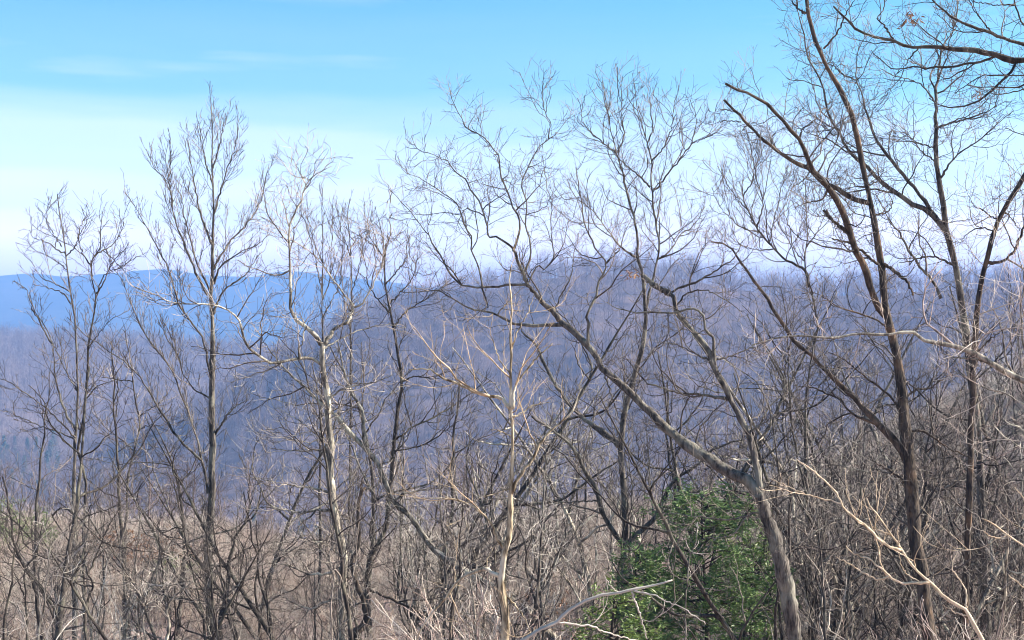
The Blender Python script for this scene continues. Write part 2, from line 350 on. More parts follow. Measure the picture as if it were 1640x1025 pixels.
def pts(s): return [tuple(map(float, w.split(','))) for w in s.split()]
def traced_tree(name, d, barkm, twigm, style, label, trunk, limbs=(), amount=1.0, size=1.0, group=None, cat='tree', depth=.5, ground=True,
                crown_on_trunk=.45, base=None, three=True, nest=None, sub=()):
    """trunk, limbs: (width at start, width at end, 'x,y x,y ...') as seen in the photograph, standing d metres away; every limb leans nearer or further on its own.
       limbs start on the tree's own wood."""
    px = d / F; KP = 26
    done = []                                   # (photo xy, y-depth) of wood placed so far
    lines = []
    r_ = np.random.default_rng(int(trunk[0] * 10 + len(limbs) * 7 + pts(trunk[2])[0][0]))
    def place(w0, w1, s, first, grounded):
        q = np.array(pts(s)); c, u = catmull(q, KP)
        c[1:-1] += r_.normal(0, .8, (KP - 2, 2))
        L = np.linalg.norm(np.diff(q, axis=0), axis=1).sum() * px
        if first: y0 = d
        else:
            allp = np.concatenate([a for a, _ in done]); ally = np.concatenate([b for _, b in done])
            y0 = ally[np.argmin(np.linalg.norm(allp - c[0], axis=1))]
        lean = r_.uniform(-depth, depth) * (0.25 if first else 1.0)
        wob = np.cumsum(r_.normal(0, .02 * L / math.sqrt(KP), KP)); wob -= wob[0]
        Y = y0 + lean * L * u ** 1.1 + wob
        X = (c[:, 0] - 820) / F * Y; Z = (512.5 - c[:, 1]) / F * Y
        done.append((c, Y))
        p3 = np.stack([X, Y, Z], -1); rad = .5 * px * (w0 + (w1 - w0) * u ** .8)
        return p3, rad
    tp, tr = place(*trunk, True, ground)
    if ground:                                   # run the stem on down to the soil below the picture
        b = tp[0]; dirn = tp[0] - tp[3]; dirn /= np.linalg.norm(dirn)
        bx, by = (b[0], b[1]) if base is None else base
        if base is None:
            zz = max(b[2] - g(b[0], b[1]), 0); k_ = min(zz / max(-dirn[2], .35), zz * 1.6)
            bx = b[0] + dirn[0] * k_ * .6; by = b[1] + dirn[1] * k_ * .6
        foot = np.array([bx, by, g(bx, by) - .15])
        if b[2] - foot[2] > .1:
            mid = .5 * (b + foot) + .12 * np.array([dirn[0], dirn[1], 0]) * np.linalg.norm(b - foot)
            ext = np.array([foot, .6 * foot + .4 * mid, mid, .45 * mid + .55 * b])
            tp = np.concatenate([ext, tp]); tr = np.concatenate([[tr[0] * 1.5, tr[0] * 1.22, tr[0] * 1.12, tr[0] * 1.05], tr])
    root = empty(name, tuple(tp[0])); org = tp[0]
    tag(root, label, cat, group)
    sd_ = 10 if trunk[0] > 9 else 7
    def tube(nm, p, r, parent):
        ge = Geo(); ge.tubes((p - org)[None], (r * (1 + .10 * np.sin(np.linspace(0, 9, len(r)) + r_.random() * 6) + r_.normal(0, .05, len(r))))[None], 10 if r[0] / px > 4 else 7, .09)
        return ge.build(nm, barkm, parent)
    tube('trunk', tp, tr, root)
    cp, crr = [tp[-KP:]], [tr[-KP:]]
    for l in limbs:
        p, r = place(*l, False, False)
        tube('limb', p, r, root); cp.append(p); crr.append(r)
    cp = np.array(cp); crr = np.array(crr)
    ge = grow_crown(cp[1:], crr[1:], style, px, amount, size, .18, three) if len(cp) > 1 else Geo()
    ge2 = grow_crown(cp[:1], crr[:1], style, px, amount, size, crown_on_trunk, three)
    ge.v += ge2.v; ge.q += [q + ge.n for q in ge2.q]; ge.t += [q + ge.n for q in ge2.t]; ge.n += ge2.n
    ge.v = [v - org for v in ge.v]
    tag(ge.build('crown', twigm, root), kind='stuff')
    if nest:
        for (x, y, s_) in nest:
            allp = np.concatenate([a for a, _ in done]); ally = np.concatenate([b for _, b in done])
            yy = ally[np.argmin(np.linalg.norm(allp - np.array([x, y]), axis=1))]
            lg = Geo(); leaves(lg, P(x, y, yy) - org + r_.normal(0, s_, (24, 3)), s_ * .95, r_)
            tag(lg.build('withered_leaves', M['leaf_brown'], root, False), kind='stuff')
    return root

def leaves(ge, C, size, r_, flat=0.0):
    """folded leaf of four triangles' worth at every centre"""
    n = len(C)
    a = r_.standard_normal((n, 3)); a[:, 2] *= (1 - flat); a /= np.linalg.norm(a, axis=1, keepdims=True)
    b = np.cross(a, r_.standard_normal((n, 3)) * np.array([.4 + .6 * (1 - flat)] * 2 + [.4 + .6 * (1 - flat)]) + np.array([0, 0, 1.2 * flat])); b /= np.linalg.norm(b, axis=1, keepdims=True) + 1e-9
    nn = np.cross(a, b)
    s = size * r_.uniform(.6, 1.3, (n, 1))
    V = np.stack([C - a * s, C + b * s * .26 + nn * s * .12, C + a * s, C - b * s * .26 + nn * s * .12], 1)
    i = np.arange(n)[:, None] * 4
    ge.add(V.reshape(-1, 3), None, np.concatenate([i + [[0, 1, 2]], i + [[0, 2, 3]]]))

# ------------------------------------------------------------------ the trees one can follow branch by branch, left to right
T = traced_tree
T('slender_tree', 42, M['grey'], M['twig_dark'], 'maple', 'slender bare tree nearest the photograph\'s left edge, against the blue mountains',
  (9, 1.2, '119,1025 119,900 119,770 120,715 122,685 125,622 122,555 121,515 114,475 107,432 105,407 100,372 94,337 92,311'),
  [(2.6, .8, '105,407 89,398 74,388 55,382 46,368'), (2, .8, '99,395 88,378 75,355 66,340 59,334'), (2.4, .8, '106,410 120,395 130,370 137,360 144,343'),
   (2, .8, '107,432 90,418 75,408 70,395'), (2.6, .8, '113,468 90,455 70,447 60,435 52,420'), (2.6, .8, '114,487 100,470 75,460 52,456'),
   (3, .9, '84,550 80,548 70,528 55,500 48,480 40,462 20,450'), (3.6, 1, '122,690 105,660 90,610 84,550 72,525 52,490 48,470'),
   (3, 1, '121,700 100,680 75,655 40,630 10,610 -20,600'), (2.6, 1, '121,705 95,692 60,680 25,665 5,655'), (3, 1, '124,625 108,600 95,570 85,550')], .62, .9, depth=.6)
T('slender_tree', 43, M['dark'], M['twig_dark'], 'maple', 'dark thin crooked tree just right of the leftmost tree',
  (7, 1.2, '136,1025 134,900 136,775 130,740 124,722 125,705 134,680 136,637 140,600 141,555 147,525 151,490 154,470 147,447 146,427 150,410 160,395 161,375 162,357 164,340'),
  [(2.4, .8, '150,410 175,395 190,380 197,360 199,343'), (2.4, .8, '146,427 138,415 130,400 126,380 133,355 144,340'), (2.2, .8, '152,488 160,455 170,437 190,430 205,420 220,410'),
   (2.6, .8, '154,470 165,455 175,430 185,415 200,400'), (2, .8, '141,560 150,545 170,520 185,505'), (2.4, .8, '136,640 155,620 172,612')], .8, .95, depth=.6)
T('slender_tree', 46, M['dark'], M['twig'], 'maple', 'thin leaning sapling between the leftmost trees and the tall spire-shaped tree',
  (6, 1.2, '196,1025 200,900 203,790 208,750 215,722 222,690 222,665 216,640 212,605 208,570 200,530'),
  [(2.4, .8, '222,668 240,655 262,640'), (2.4, .8, '214,610 190,608 165,604 150,600'), (2.2, .8, '215,722 195,705 175,690 160,672'), (2.4, .8, '186,668 188,640 187,615 180,604'), (2, .8, '221,690 245,680 270,690')], 1, 1, depth=.5)
T('spire_shaped_tree', 40, M['grey'], M['twig_dark'], 'up', 'tall straight spire-shaped tree with steep upswept branches, standing before the blue mountains',
  (17, 1.3, '339,1025 335,920 334,860 338,806 341,740 339,690 339,640 340,600 341,550 340,500 338,470 340,440 342,420 341,380 342,340 342,300 341,260 340,220 338,190 338,163'),
  [(4.6, .9, '332,472 320,450 302,407 287,372 277,342 274,317 271,300 262,285 245,265 234,238'), (2.4, .8, '276,330 274,295 273,260 272,216'),
   (4.4, .9, '338,605 325,545 305,515 290,492 280,465 269,430 260,412 250,392 235,367 220,337 207,320 200,308'),
   (4.6, .9, '333,790 326,752 320,722 312,690 297,647 277,597 260,570 235,540 225,520 210,487 197,452 185,435 172,402'),
   (4.6, .9, '322,737 280,695 255,655 230,612 207,585 160,552 135,535 108,508'),
   (4, .9, '342,432 355,407 370,385 390,365 405,345 418,320 425,290 431,262'), (3.4, .9, '342,343 351,314 364,270 377,235 382,194'),
   (4, .9, '340,392 327,360 318,330 312,300 306,262 300,225'), (3, .8, '342,300 332,270 326,240 322,205'), (3, .8, '341,270 350,240 356,212 358,188'),
   (4, .9, '341,455 352,430 368,415 390,402 412,392 430,375'), (4.4, .9, '340,505 356,470 372,455 392,440 408,418 420,402'),
   (4, .9, '340,480 325,440 312,412 305,385 296,350 290,318 282,280'), (5, 1, '341,700 360,672 378,650 398,640'), (3, .9, '338,640 310,622 295,600 280,560 266,540 250,505')], .85, .76, depth=.45, crown_on_trunk=.12)
T('twisted_tree', 39, M['dark'], M['twig_dark'], 'oak', 'dark curving stem rising close behind the spire-shaped tree\'s foot',
  (10, 2, '350,1030 355,981 365,939 367,901 375,869 390,841 405,828 415,806 418,780'),
  [(3.4, .9, '367,901 385,885 410,872 440,868'), (3.4, .9, '360,955 385,935 410,925 450,930'), (3, .9, '392,840 400,810 398,780 405,740'), (2.4, .9, '375,869 362,850 340,840 320,842')], 1.1, 1, depth=.5)
T('mottled_oak', 32, M['pale'], M['twig'], 'oak', 'mottled grey oak with knobbly pale trunk and long snaking limb towards the spire-shaped tree',
  (16, 9, '546,1030 547,980 548,940 551,905 549,881 542,851 536,819 532,800 530,767 529,737 529,710 526,675 525,637 521,612 516,582 517,550'),
  [(5.5, 1.3, '513,583 495,572 480,575 460,577 440,582 425,575 410,568 392,545 380,510 370,500 350,491 315,487 300,486 275,485 250,472 215,459'),
   (7, 1, '514,552 500,532 482,520 470,507 464,490 466,462 464,425 463,387 465,360 475,337 485,315 490,297 503,281 531,266'), (2, .7, '490,297 480,275 470,257'),
   (7, 3.4, '520,550 537,525 557,515 567,492'), (3.4, .8, '567,492 560,482 530,442 515,422 497,402 477,392 462,377 442,360 416,346'),
   (3.2, .8, '567,492 580,487 592,465 605,440 615,415 620,392 625,367 624,313'), (6, 1.2, '517,650 485,617 455,590 432,560 415,540'),
   (4, 1, '528,720 500,722 470,722 435,718'), (4, 1, '530,790 510,783 470,777 440,772 410,765'), (5, 1, '534,818 510,816 490,820 465,818 430,812 405,816'),
   (6, 1, '551,910 530,917 500,919 480,914 460,905 430,903 405,908'), (4, 1, '525,640 545,625 570,617 600,612 630,600'), (3.4, 1, '529,737 515,705 500,690 480,675 455,660'),
   (3.6, 1, '552,898 535,880 520,870 500,865'), (4, 1, '547,960 520,965 500,975 480,970 450,955'), (4, 1, '480,576 478,558 484,548 487,520 480,500'), (3, .9, '517,560 540,545 575,530 610,520 650,525')], 1.6, .88, depth=.55, crown_on_trunk=.05)
T('twisted_tree', 30, M['ruddy'], M['twig_dark'], 'oak', 'dark twisted S-bent stem winding in front of the mottled oak\'s foot',
  (13, 4, '567,1032 570,1012 588,992 583,960 572,940 565,915 563,900 572,880 576,850 573,836 575,800 585,780'),
  [(5, 1.2, '589,945 615,955 640,966 670,980 690,990 730,1010 765,1030'), (3, .9, '576,840 560,830 545,825'), (3, .9, '575,803 580,770 590,750')], 1.0, .9, depth=.3)
T('thin_pole_tree', 50, M['dark'], M['twig_dark'], 'up', 'straight pole-like sapling rising behind the mottled oak',
  (6, 1, '512,1020 513,800 515,640 516,512 517,460 517,412 517,362 517,300'),
  [(2, .8, '517,470 508,430 502,400 490,360 480,330'), (2, .8, '517,480 528,450 530,400 532,350 533,318'), (2, .8, '516,512 530,485 545,450 548,400 556,360'), (1.8, .8, '517,420 505,395 498,370 492,345')], .5, .9, depth=.5)
T('thin_pole_tree', 52, M['dark'], M['twig_dark'], 'up', 'second pole-like sapling, just right of the one behind the mottled oak',
  (6, 1, '556,1020 560,800 562,640 562,482 561,405 560,375 557,345 560,318'),
  [(2, .8, '562,470 575,430 580,400 590,370 598,350'), (2, .8, '561,410 552,385 545,365 540,335'), (2, .8, '562,500 545,470 535,440 532,420'), (1.8, .8, '561,400 572,380 585,370 594,352')], .5, .9, depth=.5)
T('slender_tree', 38, M['dark'], M['twig_dark'], 'maple', 'dark slender tree with low drooping limbs, between the mottled oak and the yellow birch',
  (12, 1.2, '590,1030 589,959 590,929 587,906 595,889 607,869 617,851 622,819 624,780 626,760 630,725 632,705 635,670 639,637 644,610 640,580 634,550 630,525 622,487 617,450 617,415 612,380 606,350'),
  [(4, .9, '632,705 660,685 700,665 740,640 760,625 782,605'), (3.4, .9, '643,612 665,602 690,607 710,600'), (3, .9, '631,722 670,715 700,700 740,670 770,655'), (3, .9, '622,487 640,470 660,445 668,420 670,390'),
   (3, .9, '630,525 650,500 680,480 705,462 735,448'), (3, .9, '618,455 640,430 650,412 652,380'), (2.6, .9, '617,415 600,395 580,380 562,372'), (3, .9, '624,500 605,480 590,455 586,425 575,395')], 1.5, 1.05, depth=.5, crown_on_trunk=.15)
T('leaning_tree', 33, M['pale'], M['twig'], 'oak', 'pale lichen-patched trunk leaning steeply left across the thicket, right of the mottled oak',
  (13, 7, '850,985 795,944 760,924 722,901 695,879 680,861 660,831 630,804 614,765 600,737 585,720 570,702 550,680 535,662'),
  [(8, 2, '588,716 581,685 582,662 572,645 562,625 552,600 546,575 540,545'), (4, 1, '535,664 515,640 505,610 500,580'), (4, 1, '630,803 650,790 690,783 725,778'), (3.4, 1, '612,765 600,780 580,785 560,795'), (3.4, 1, '690,875 715,872 740,850'), (3, 1, '605,745 625,738 635,730')], 1.0, 1, depth=.35)
T('yellow_birch', 16, M['birch'], M['twig_gold'], 'maple', 'pale yellow birch sapling with arching side branches, upright at the photograph\'s middle',
  (13, 1.6, '808,1030 810,994 804,944 803,920 808,890 815,856 818,810 820,760 821,700 818,657 818,600 817,550 818,510 820,480 816,450 819,425'),
  [(7, 2, '803,924 785,914 775,911 750,919 730,934 715,956 690,984 670,1014 664,1040'), (5, 1.4, '810,880 797,866 790,844 777,826 760,814 735,801 705,799 680,798'), (3, 1, '819,780 795,790 767,797'),
   (3, 1, '777,910 787,881 805,866'), (7, 2, '818,655 800,637 770,632 745,620 710,605 685,592 655,592'), (6, 1.6, '820,655 825,620 837,600 862,572 885,550'), (4.4, 1.2, '820,668 835,662 852,650 880,644'),
   (7, 1.6, '819,790 835,757 852,735 865,710 887,685 910,665 922,645 930,617 936,600'), (4, 1.2, '806,948 825,970 840,990 850,1015'), (3, 1, '821,700 800,690 785,688'), (3, 1, '818,600 800,575 790,550 782,530'), (3, 1, '818,560 830,530 845,500 855,470')], .55, .8, depth=.4, crown_on_trunk=.55)
T('forked_tree', 34, M['grey'], M['twig_dark'], 'maple', 'grey tree with stems spreading in a V from behind the evergreen bush',
  (14, 5, '1002,1060 1000,980 1000,900 1001,831 997,762 994,720 996,687 1000,660 1008,630 1016,600 1023,575 1029,550 1034,515 1033,475 1028,440 1020,410'),
  [(5, .9, '1022,415 1020,382 1017,355 1010,330 1003,305 997,276 988,245 978,207 974,182 965,129'), (5, .9, '1033,500 1040,470 1052,417 1055,382 1050,350 1045,325 1044,305 1043,276 1044,256 1036,227 1027,194 1019,166 1017,135'),
   (3.6, .9, '1046,303 1054,299 1075,272 1103,237 1110,219 1116,196 1112,174'), (2, .7, '1108,230 1142,215 1155,203'), (3, .8, '988,246 974,235 952,217 933,194 932,168'), (2.6, .8, '988,244 997,227 999,209 995,178 996,124'),
   (3.6, .9, '1020,412 995,397 980,377 960,352 942,332 925,318 908,298'), (3.4, .9, '1041,300 1025,283 993,256 978,240 960,232'), (3, .8, '1044,258 1060,240 1072,215 1078,190 1080,160'), (2.8, .8, '1037,230 1045,205 1042,180 1040,150'),
   (10, 3, '997,870 990,864 970,831 960,801 952,777 937,755 920,722 905,705 880,685 852,667'), (10, 3, '992,714 970,695 950,682 930,665 907,642 895,625 882,602 870,577 857,552 835,530'),
   (10, 2, '1004,872 1032,846 1050,829 1067,790 1082,770 1102,755 1120,740 1140,722 1170,710 1192,705'), (4, 1, '998,690 1000,650 1000,600 996,565'), (3.4, 1, '960,801 930,803 890,806 850,820'), (3, 1, '1053,415 1075,400 1090,375 1110,362 1130,330')], 1.7, .9, depth=.5, crown_on_trunk=.2)
T('spreading_oak', 22, M['grey'], M['twig_dark'], 'oak', 'big oak forking low into a long limb sweeping left and an upright crooked stem',
  (25, 21, '1276,1040 1272,1019 1265,981 1260,944 1252,909 1242,869 1230,835 1222,812 1215,790'),
  [(20, 9, '1218,795 1195,767 1165,755 1137,737 1105,715 1085,700 1060,680 1035,655 1010,630 985,607 967,592 955,570 937,550 912,525 897,515'),
   (9.5, 4.5, '897,515 887,500 865,480 847,457 837,435 830,420 822,400'), (4.6, 1, '822,401 831,372 832,350 822,330 812,303 801,278 800,254 787,235 776,221 764,214 744,202 737,184 725,163 717,133'),
   (4, .9, '838,437 850,410 849,385 842,362 844,325 835,297 844,272 860,241 877,223 889,217 908,192 919,178'), (2.4, .8, '879,222 881,198 875,184 869,157 869,130'), (3, .9, '847,452 860,425 872,432 887,412 884,382 882,350 884,325 876,300 872,270'),
   (4.4, 1, '822,398 800,382 782,380 780,360 772,332 755,305 743,285 727,272 715,256 688,246 668,237 659,217'), (5.6, 1, '847,455 820,455 780,460 757,460 735,455 720,437 705,407 690,382 675,362 660,342 640,320 625,305'),
   (3.6, .9, '772,460 770,440 755,400 755,380 740,352 730,325 703,305 668,283 649,276 637,250'), (7, 1.6, '902,520 870,521 845,521 815,515 790,502 760,495 745,490 720,475 700,465 670,468'),
   (5.4, 1.4, '942,556 942,520 940,505 952,480 960,450 970,422 955,400 942,375 935,355 932,325 927,300 922,268'), (3, .9, '969,424 980,412 992,400 1000,375 1012,350'),
   (12, 7, '1220,800 1212,750 1205,720 1197,692 1187,672 1177,655 1167,637 1162,620 1147,595 1140,575 1127,550 1110,530 1092,512 1082,492 1077,472 1070,467'), (10, 8, '1074,470 1058,463 1045,455 1031,442'),
   (4.4, 1.2, '1076,468 1090,460 1115,452 1135,440 1160,425 1178,410 1190,385'), (6, 1.6, '1145,590 1144,560 1142,540 1130,530 1127,507 1112,495 1082,500 1052,500 1015,500 992,495 972,484'),
   (5.6, 1.4, '1167,639 1150,637 1120,632 1095,630 1070,625 1045,617 1035,612 1020,595 1003,574'), (4, 1, '1140,577 1125,572 1100,560 1085,552 1060,548'), (4, 1, '1142,577 1170,570 1195,560 1207,552 1230,548'), (4, 1.2, '1225,815 1200,825 1170,832 1140,830 1110,826 1075,822'),
   (4.4, 1.2, '1250,900 1270,880 1290,865 1310,850 1340,830'), (4, 1, '1197,692 1220,680 1245,665 1265,650'), (4, 1, '967,592 975,620 985,650 992,675'), (3.2, 1, '887,500 900,470 915,440 918,410 925,385'), (3.4, 1, '1082,492 1100,470 1130,465 1160,480 1190,500')],
  1.7, .66, depth=.5, crown_on_trunk=.5, nest=[(1010, 441, .06)])
T('thin_pole_tree', 36, M['dark'], M['twig_dark'], 'maple', 'fine-twigged tree with a thin dark stem, between the big forked oak and the ruddy oak',
  (8, 1.2, '1303,1030 1301,999 1299,944 1296,894 1296,819 1291,790 1290,725 1290,650 1302,560 1310,530 1307,512 1302,480 1297,460 1290,435 1287,417 1292,400 1294,362 1291,330 1290,290'),
  [(5, 1.4, '1296,460 1290,435 1257,415 1242,400 1230,386 1215,370 1205,352 1195,332 1190,312 1189,290'), (2.6, .8, '1212,366 1222,325 1212,287 1205,250 1196,215'), (2.4, .8, '1190,315 1205,290 1208,270 1222,240'),
   (2.4, .8, '1232,388 1240,350 1248,320 1255,285 1262,262'), (2.2, .8, '1196,335 1175,310 1160,285 1148,265'), (2.6, .8, '1287,418 1270,395 1265,365 1255,340'), (2.6, .8, '1292,395 1310,370 1320,345 1330,330'), (2.6, .8, '1215,372 1190,365 1165,345 1150,325 1140,300'), (2.4, .8, '1242,400 1215,400 1190,395 1165,375')], 1.7, 1, depth=.55)
T('thin_pole_tree', 33, M['dark'], M['twig_dark'], 'maple', 'thin dark curved sapling stem close beside the fine-twigged tree',
  (6, 1.2, '1322,1030 1318,960 1322,900 1312,850 1300,820 1292,787 1280,750 1272,700 1265,650 1262,550 1258,500 1250,460'),
  [(2.6, .9, '1265,650 1245,625 1235,600 1230,575'), (2.6, .9, '1275,715 1250,690 1240,665 1225,650'), (2.4, .9, '1263,560 1275,530 1290,510')], 1.0, 1, depth=.5)
T('ruddy_oak', 24, M['ruddy'], M['twig_dark'], 'oak', 'tallest oak with ruddy-barked trunk and two broken limbs pointing up left into the sky',
  (24, 6, '1493,1045 1490,1024 1482,981 1480,944 1475,909 1467,869 1462,819 1460,800 1457,762 1455,725 1450,675 1445,632 1440,595 1435,565 1425,525 1417,500 1415,460 1412,425 1407,392 1402,365 1397,337 1390,300 1382,270 1376,240 1370,207 1360,172 1345,145 1330,115 1320,100 1315,82 1305,62 1296,37 1292,12 1290,-20'),
  [(14, 4, '1418,505 1410,500 1402,480 1392,452 1382,425 1372,400 1360,370 1352,347 1335,312 1315,287 1300,267 1290,242 1280,222 1262,205 1247,185 1230,167 1212,157 1200,150 1185,145 1162,134'),
   (10, 4, '1392,326 1380,325 1355,312 1335,300 1315,291 1300,275 1270,257 1247,242 1227,227 1212,215 1197,197 1185,185 1177,177 1160,160'), (2, 1, '1187,196 1165,193 1153,196'), (2, 1, '1178,179 1165,176 1150,175'), (3, 1.8, '1281,220 1285,207 1302,196'),
   (7, 5, '1358,373 1345,362 1332,352 1319,336'), (6, 3, '1418,428 1402,420 1385,405 1367,392 1347,385 1333,382'), (7, 3.4, '1412,424 1422,427 1440,440 1455,455 1462,473'),
   (5, 1, '1290,22 1277,12 1262,-5'), (4, 1, '1319,78 1342,50 1352,27 1367,2 1375,-15'), (13, 2.4, '1455,740 1437,712 1420,692 1400,672 1380,650 1365,632 1340,610 1317,590 1302,570 1277,552 1260,527 1242,502 1230,478 1220,465 1205,447 1190,425 1177,407 1162,391 1138,387'),
   (6, 1.4, '1405,680 1385,672 1362,660 1345,640 1325,630 1300,620 1270,618'), (6, 1.4, '1455,680 1430,640 1415,625 1395,610 1375,595 1350,575 1320,560'), (5, 1.4, '1452,690 1475,690 1500,705 1525,720 1560,735'), (5, 1.4, '1445,640 1465,625 1490,620 1520,600'),
   (5, 1.4, '1455,780 1435,760 1410,745 1390,730'), (4, 1.2, '1425,530 1400,510 1370,500 1335,488 1310,470 1285,470'), (4, 1, '1398,345 1420,340 1430,325 1425,312'), (4, 1, '1330,300 1315,320 1290,325 1270,335'), (3.4, 1, '1376,245 1350,240 1330,225 1300,215 1265,195'), (3, 1, '1300,268 1290,285 1270,300')],
  1.6, .72, depth=.5, crown_on_trunk=.10)
T('upright_oak', 30, M['grey'], M['twig_dark'], 'oak', 'grey oak with a tall upright top stem, standing right of the ruddy oak',
  (17, 7, '1578,1030 1575,930 1573,850 1570,760 1565,680 1555,600 1545,520 1537,470 1532,440 1527,412 1520,387 1512,345 1507,312 1502,275 1500,237 1500,200'),
  [(6, 1.6, '1500,202 1499,162 1502,125 1505,100 1507,82 1520,60 1527,50 1532,25 1535,-10'), (4, 1, '1502,206 1507,202 1540,192 1577,180 1592,170 1599,150'), (4, 1, '1503,290 1510,280 1530,252 1567,225 1592,205 1622,178'),
   (9, 1, '1517,375 1500,350 1480,335 1450,320 1427,305 1407,287 1387,267 1370,252 1355,235 1345,210 1332,192 1322,170 1320,150 1315,130 1300,105 1297,100 1291,70 1282,30 1275,0'),
   (8, 1, '1505,357 1487,332 1462,297 1437,270 1417,242 1400,217 1390,187 1382,155 1372,125 1372,100 1375,75 1390,55'), (3, 1, '1500,240 1480,232 1450,225 1430,225'), (3, 1, '1499,165 1480,140 1460,128 1435,122 1410,110'),
   (3, 1, '1502,262 1485,250 1470,235 1455,215 1440,200'), (5, 1.4, '1530,425 1500,412 1475,412 1455,420 1440,420'), (6, 1.4, '1507,478 1495,450 1477,432 1465,415 1450,392 1440,370 1425,355 1412,330 1405,315'), (3, 1, '1345,212 1335,215 1315,200 1290,190'), (3, 1, '1372,128 1350,120 1335,105 1310,100 1285,110'), (3, 1, '1405,290 1380,300 1360,292 1340,280')],
  1.6, .85, depth=.5, crown_on_trunk=.1, nest=[(1565, 155, .05)])
T('leaning_tree', 28, M['ruddy'], M['twig'], 'oak', 'mossy stem leaning right out of the brush at the photograph\'s right edge',
  (12, 7, '1545,1020 1548,900 1552,780 1556,660 1560,560 1566,490 1577,430 1582,405 1590,377 1600,352 1615,325 1630,300 1645,272 1660,240'),
  [(6, 2, '1583,420 1600,420 1617,410 1632,387 1642,352 1650,320'), (3, 1, '1600,352 1585,345 1570,335 1550,330'), (3, 1, '1607,338 1620,350 1635,370'), (3, 1, '1592,372 1575,365 1555,370 1540,385'), (3.4, 1, '1560,570 1580,550 1605,530 1635,520')], 1.3, 1, depth=.5)
T('overhanging_tree', 13, M['dark'], M['twig_dark'], 'oak', 'dark overhanging limbs reaching in across the sky at the top right corner',
  (30, 16, '1850,1400 1840,1000 1820,700 1800,450 1775,250 1740,150 1715,118'),
  [(13, 3, '1718,120 1680,103 1640,97 1615,95 1590,86 1555,81 1507,76 1485,74 1472,77 1452,74 1432,65 1395,57 1370,45 1352,27 1335,10'), (5.4, 1.4, '1604,88 1575,97 1550,102 1525,107 1500,107 1482,110 1467,107 1430,110 1410,95 1395,80'),
   (10, 2, '1725,130 1690,90 1640,71 1605,62 1585,52 1552,41 1530,30 1510,15 1495,0 1480,-15'), (3.6, 1.4, '1432,65 1415,40 1405,30 1415,15 1417,-5'), (8, 2, '1735,145 1700,100 1665,65 1637,37 1627,10 1620,-20'), (3, 1.2, '1626,8 1600,8 1570,4 1545,0'), (3, 1.2, '1590,54 1575,35 1560,15 1550,-5'),
   (4, 1.2, '1745,160 1700,140 1660,122 1620,122 1580,120 1550,135 1530,150'), (3.4, 1.2, '1750,170 1700,165 1650,145 1615,150 1590,150 1565,140'), (3.4, 1.2, '1760,220 1710,215 1660,222 1635,215 1610,205'), (2.6, 1, '1470,78 1455,95 1450,105 1430,125')],
  1.3, .52, depth=.35, crown_on_trunk=.9, nest=[(1456, 30, .045)])
T('mossy_limbed_tree', 19, M['pale'], M['twig_tan'], 'oak', 'tree at the right edge whose long mossy limb runs level across the ruddy oak',
  (22, 12, '1800,1250 1790,1000 1770,850 1745,740 1710,660 1680,630'),
  [(11, 1.6, '1682,632 1640,610 1615,597 1587,582 1562,567 1530,555 1505,550 1482,545 1462,532 1420,536 1370,535 1325,542 1280,537 1230,545 1205,552'), (5, 1.2, '1590,583 1560,575 1530,572 1500,562'), (4, 1.2, '1660,620 1640,560 1635,500 1640,450 1630,400'), (4, 1.2, '1625,602 1610,570 1605,530 1590,490'),
   (4, 1.2, '1700,655 1650,650 1610,630 1580,622 1540,600'), (4, 1.2, '1715,665 1660,690 1620,680 1590,660'), (3, 1, '1750,750 1690,745 1640,720 1600,690 1570,640')], .8, .8, depth=.35, crown_on_trunk=.8)
T('pale_sapling', 9, M['straw'], M['straw'], 'maple', 'pale tan sapling fanning up left in front of the ruddy oak\'s foot',
  (8, 2, '1600,1075 1575,1024 1562,1004 1552,986 1545,975 1525,964 1505,949 1490,934 1472,916 1455,896 1442,879 1432,861 1415,839 1400,819 1388,798'),
  [(5.4, 1.6, '1443,881 1425,876 1405,861 1385,841 1362,824 1347,806 1345,796 1330,779 1297,750 1275,735'), (5.4, 1.6, '1488,932 1450,934 1435,929 1422,921 1405,906 1390,894 1370,889 1355,874'), (3.6, 1.2, '1424,922 1410,928 1395,924 1380,916 1365,906 1337,891'),
   (3.4, 1.2, '1547,976 1547,949 1537,929 1525,911 1530,889'), (3, 1.2, '1552,986 1530,981 1510,969'), (2.6, 1, '1347,806 1305,796 1275,784 1230,765'), (2.6, 1, '1440,877 1438,850 1440,840'), (2.4, 1, '1430,858 1410,850 1390,838'), (2.4, 1, '1490,936 1465,928 1445,910 1440,880')], .25, .42, depth=.3, three=False)
T('pale_sapling', 8, M['straw'], M['straw'], 'maple', 'pale tan twigs reaching in low from the right edge beside the fanning sapling',
  (7, 2, '1760,1060 1720,960 1690,910 1655,885 1632,870 1612,856 1598,845 1585,835 1572,830'), [(3, 1.2, '1612,857 1600,862 1585,858 1575,850'), (3, 1.2, '1690,910 1660,840 1640,800 1625,780'), (3, 1.2, '1720,960 1680,960 1640,940 1615,920')], .3, .42, depth=.3, three=False)
T('arching_sapling', 10, M['twig_pale'], M['twig_pale'], 'maple', 'pale branch slanting up right across the evergreen bush\'s foot, bare and broken-ended',
  (8, 3, '760,1080 840,1024 870,1006 892,994 920,971 945,959 975,951 1010,945 1040,939 1077,929'),
  [(3.4, 1.6, '1012,947 1018,965 1025,981 1030,1000 1036,1023'), (3, 1.2, '1015,946 1035,950 1050,954 1070,965 1092,972 1110,985 1130,1000'), (4, 2, '892,996 927,1001 952,1004 960,1009 990,1018 1020,1026'), (2, 1, '990,950 975,935 965,915')], .25, .35, depth=.3, three=False)
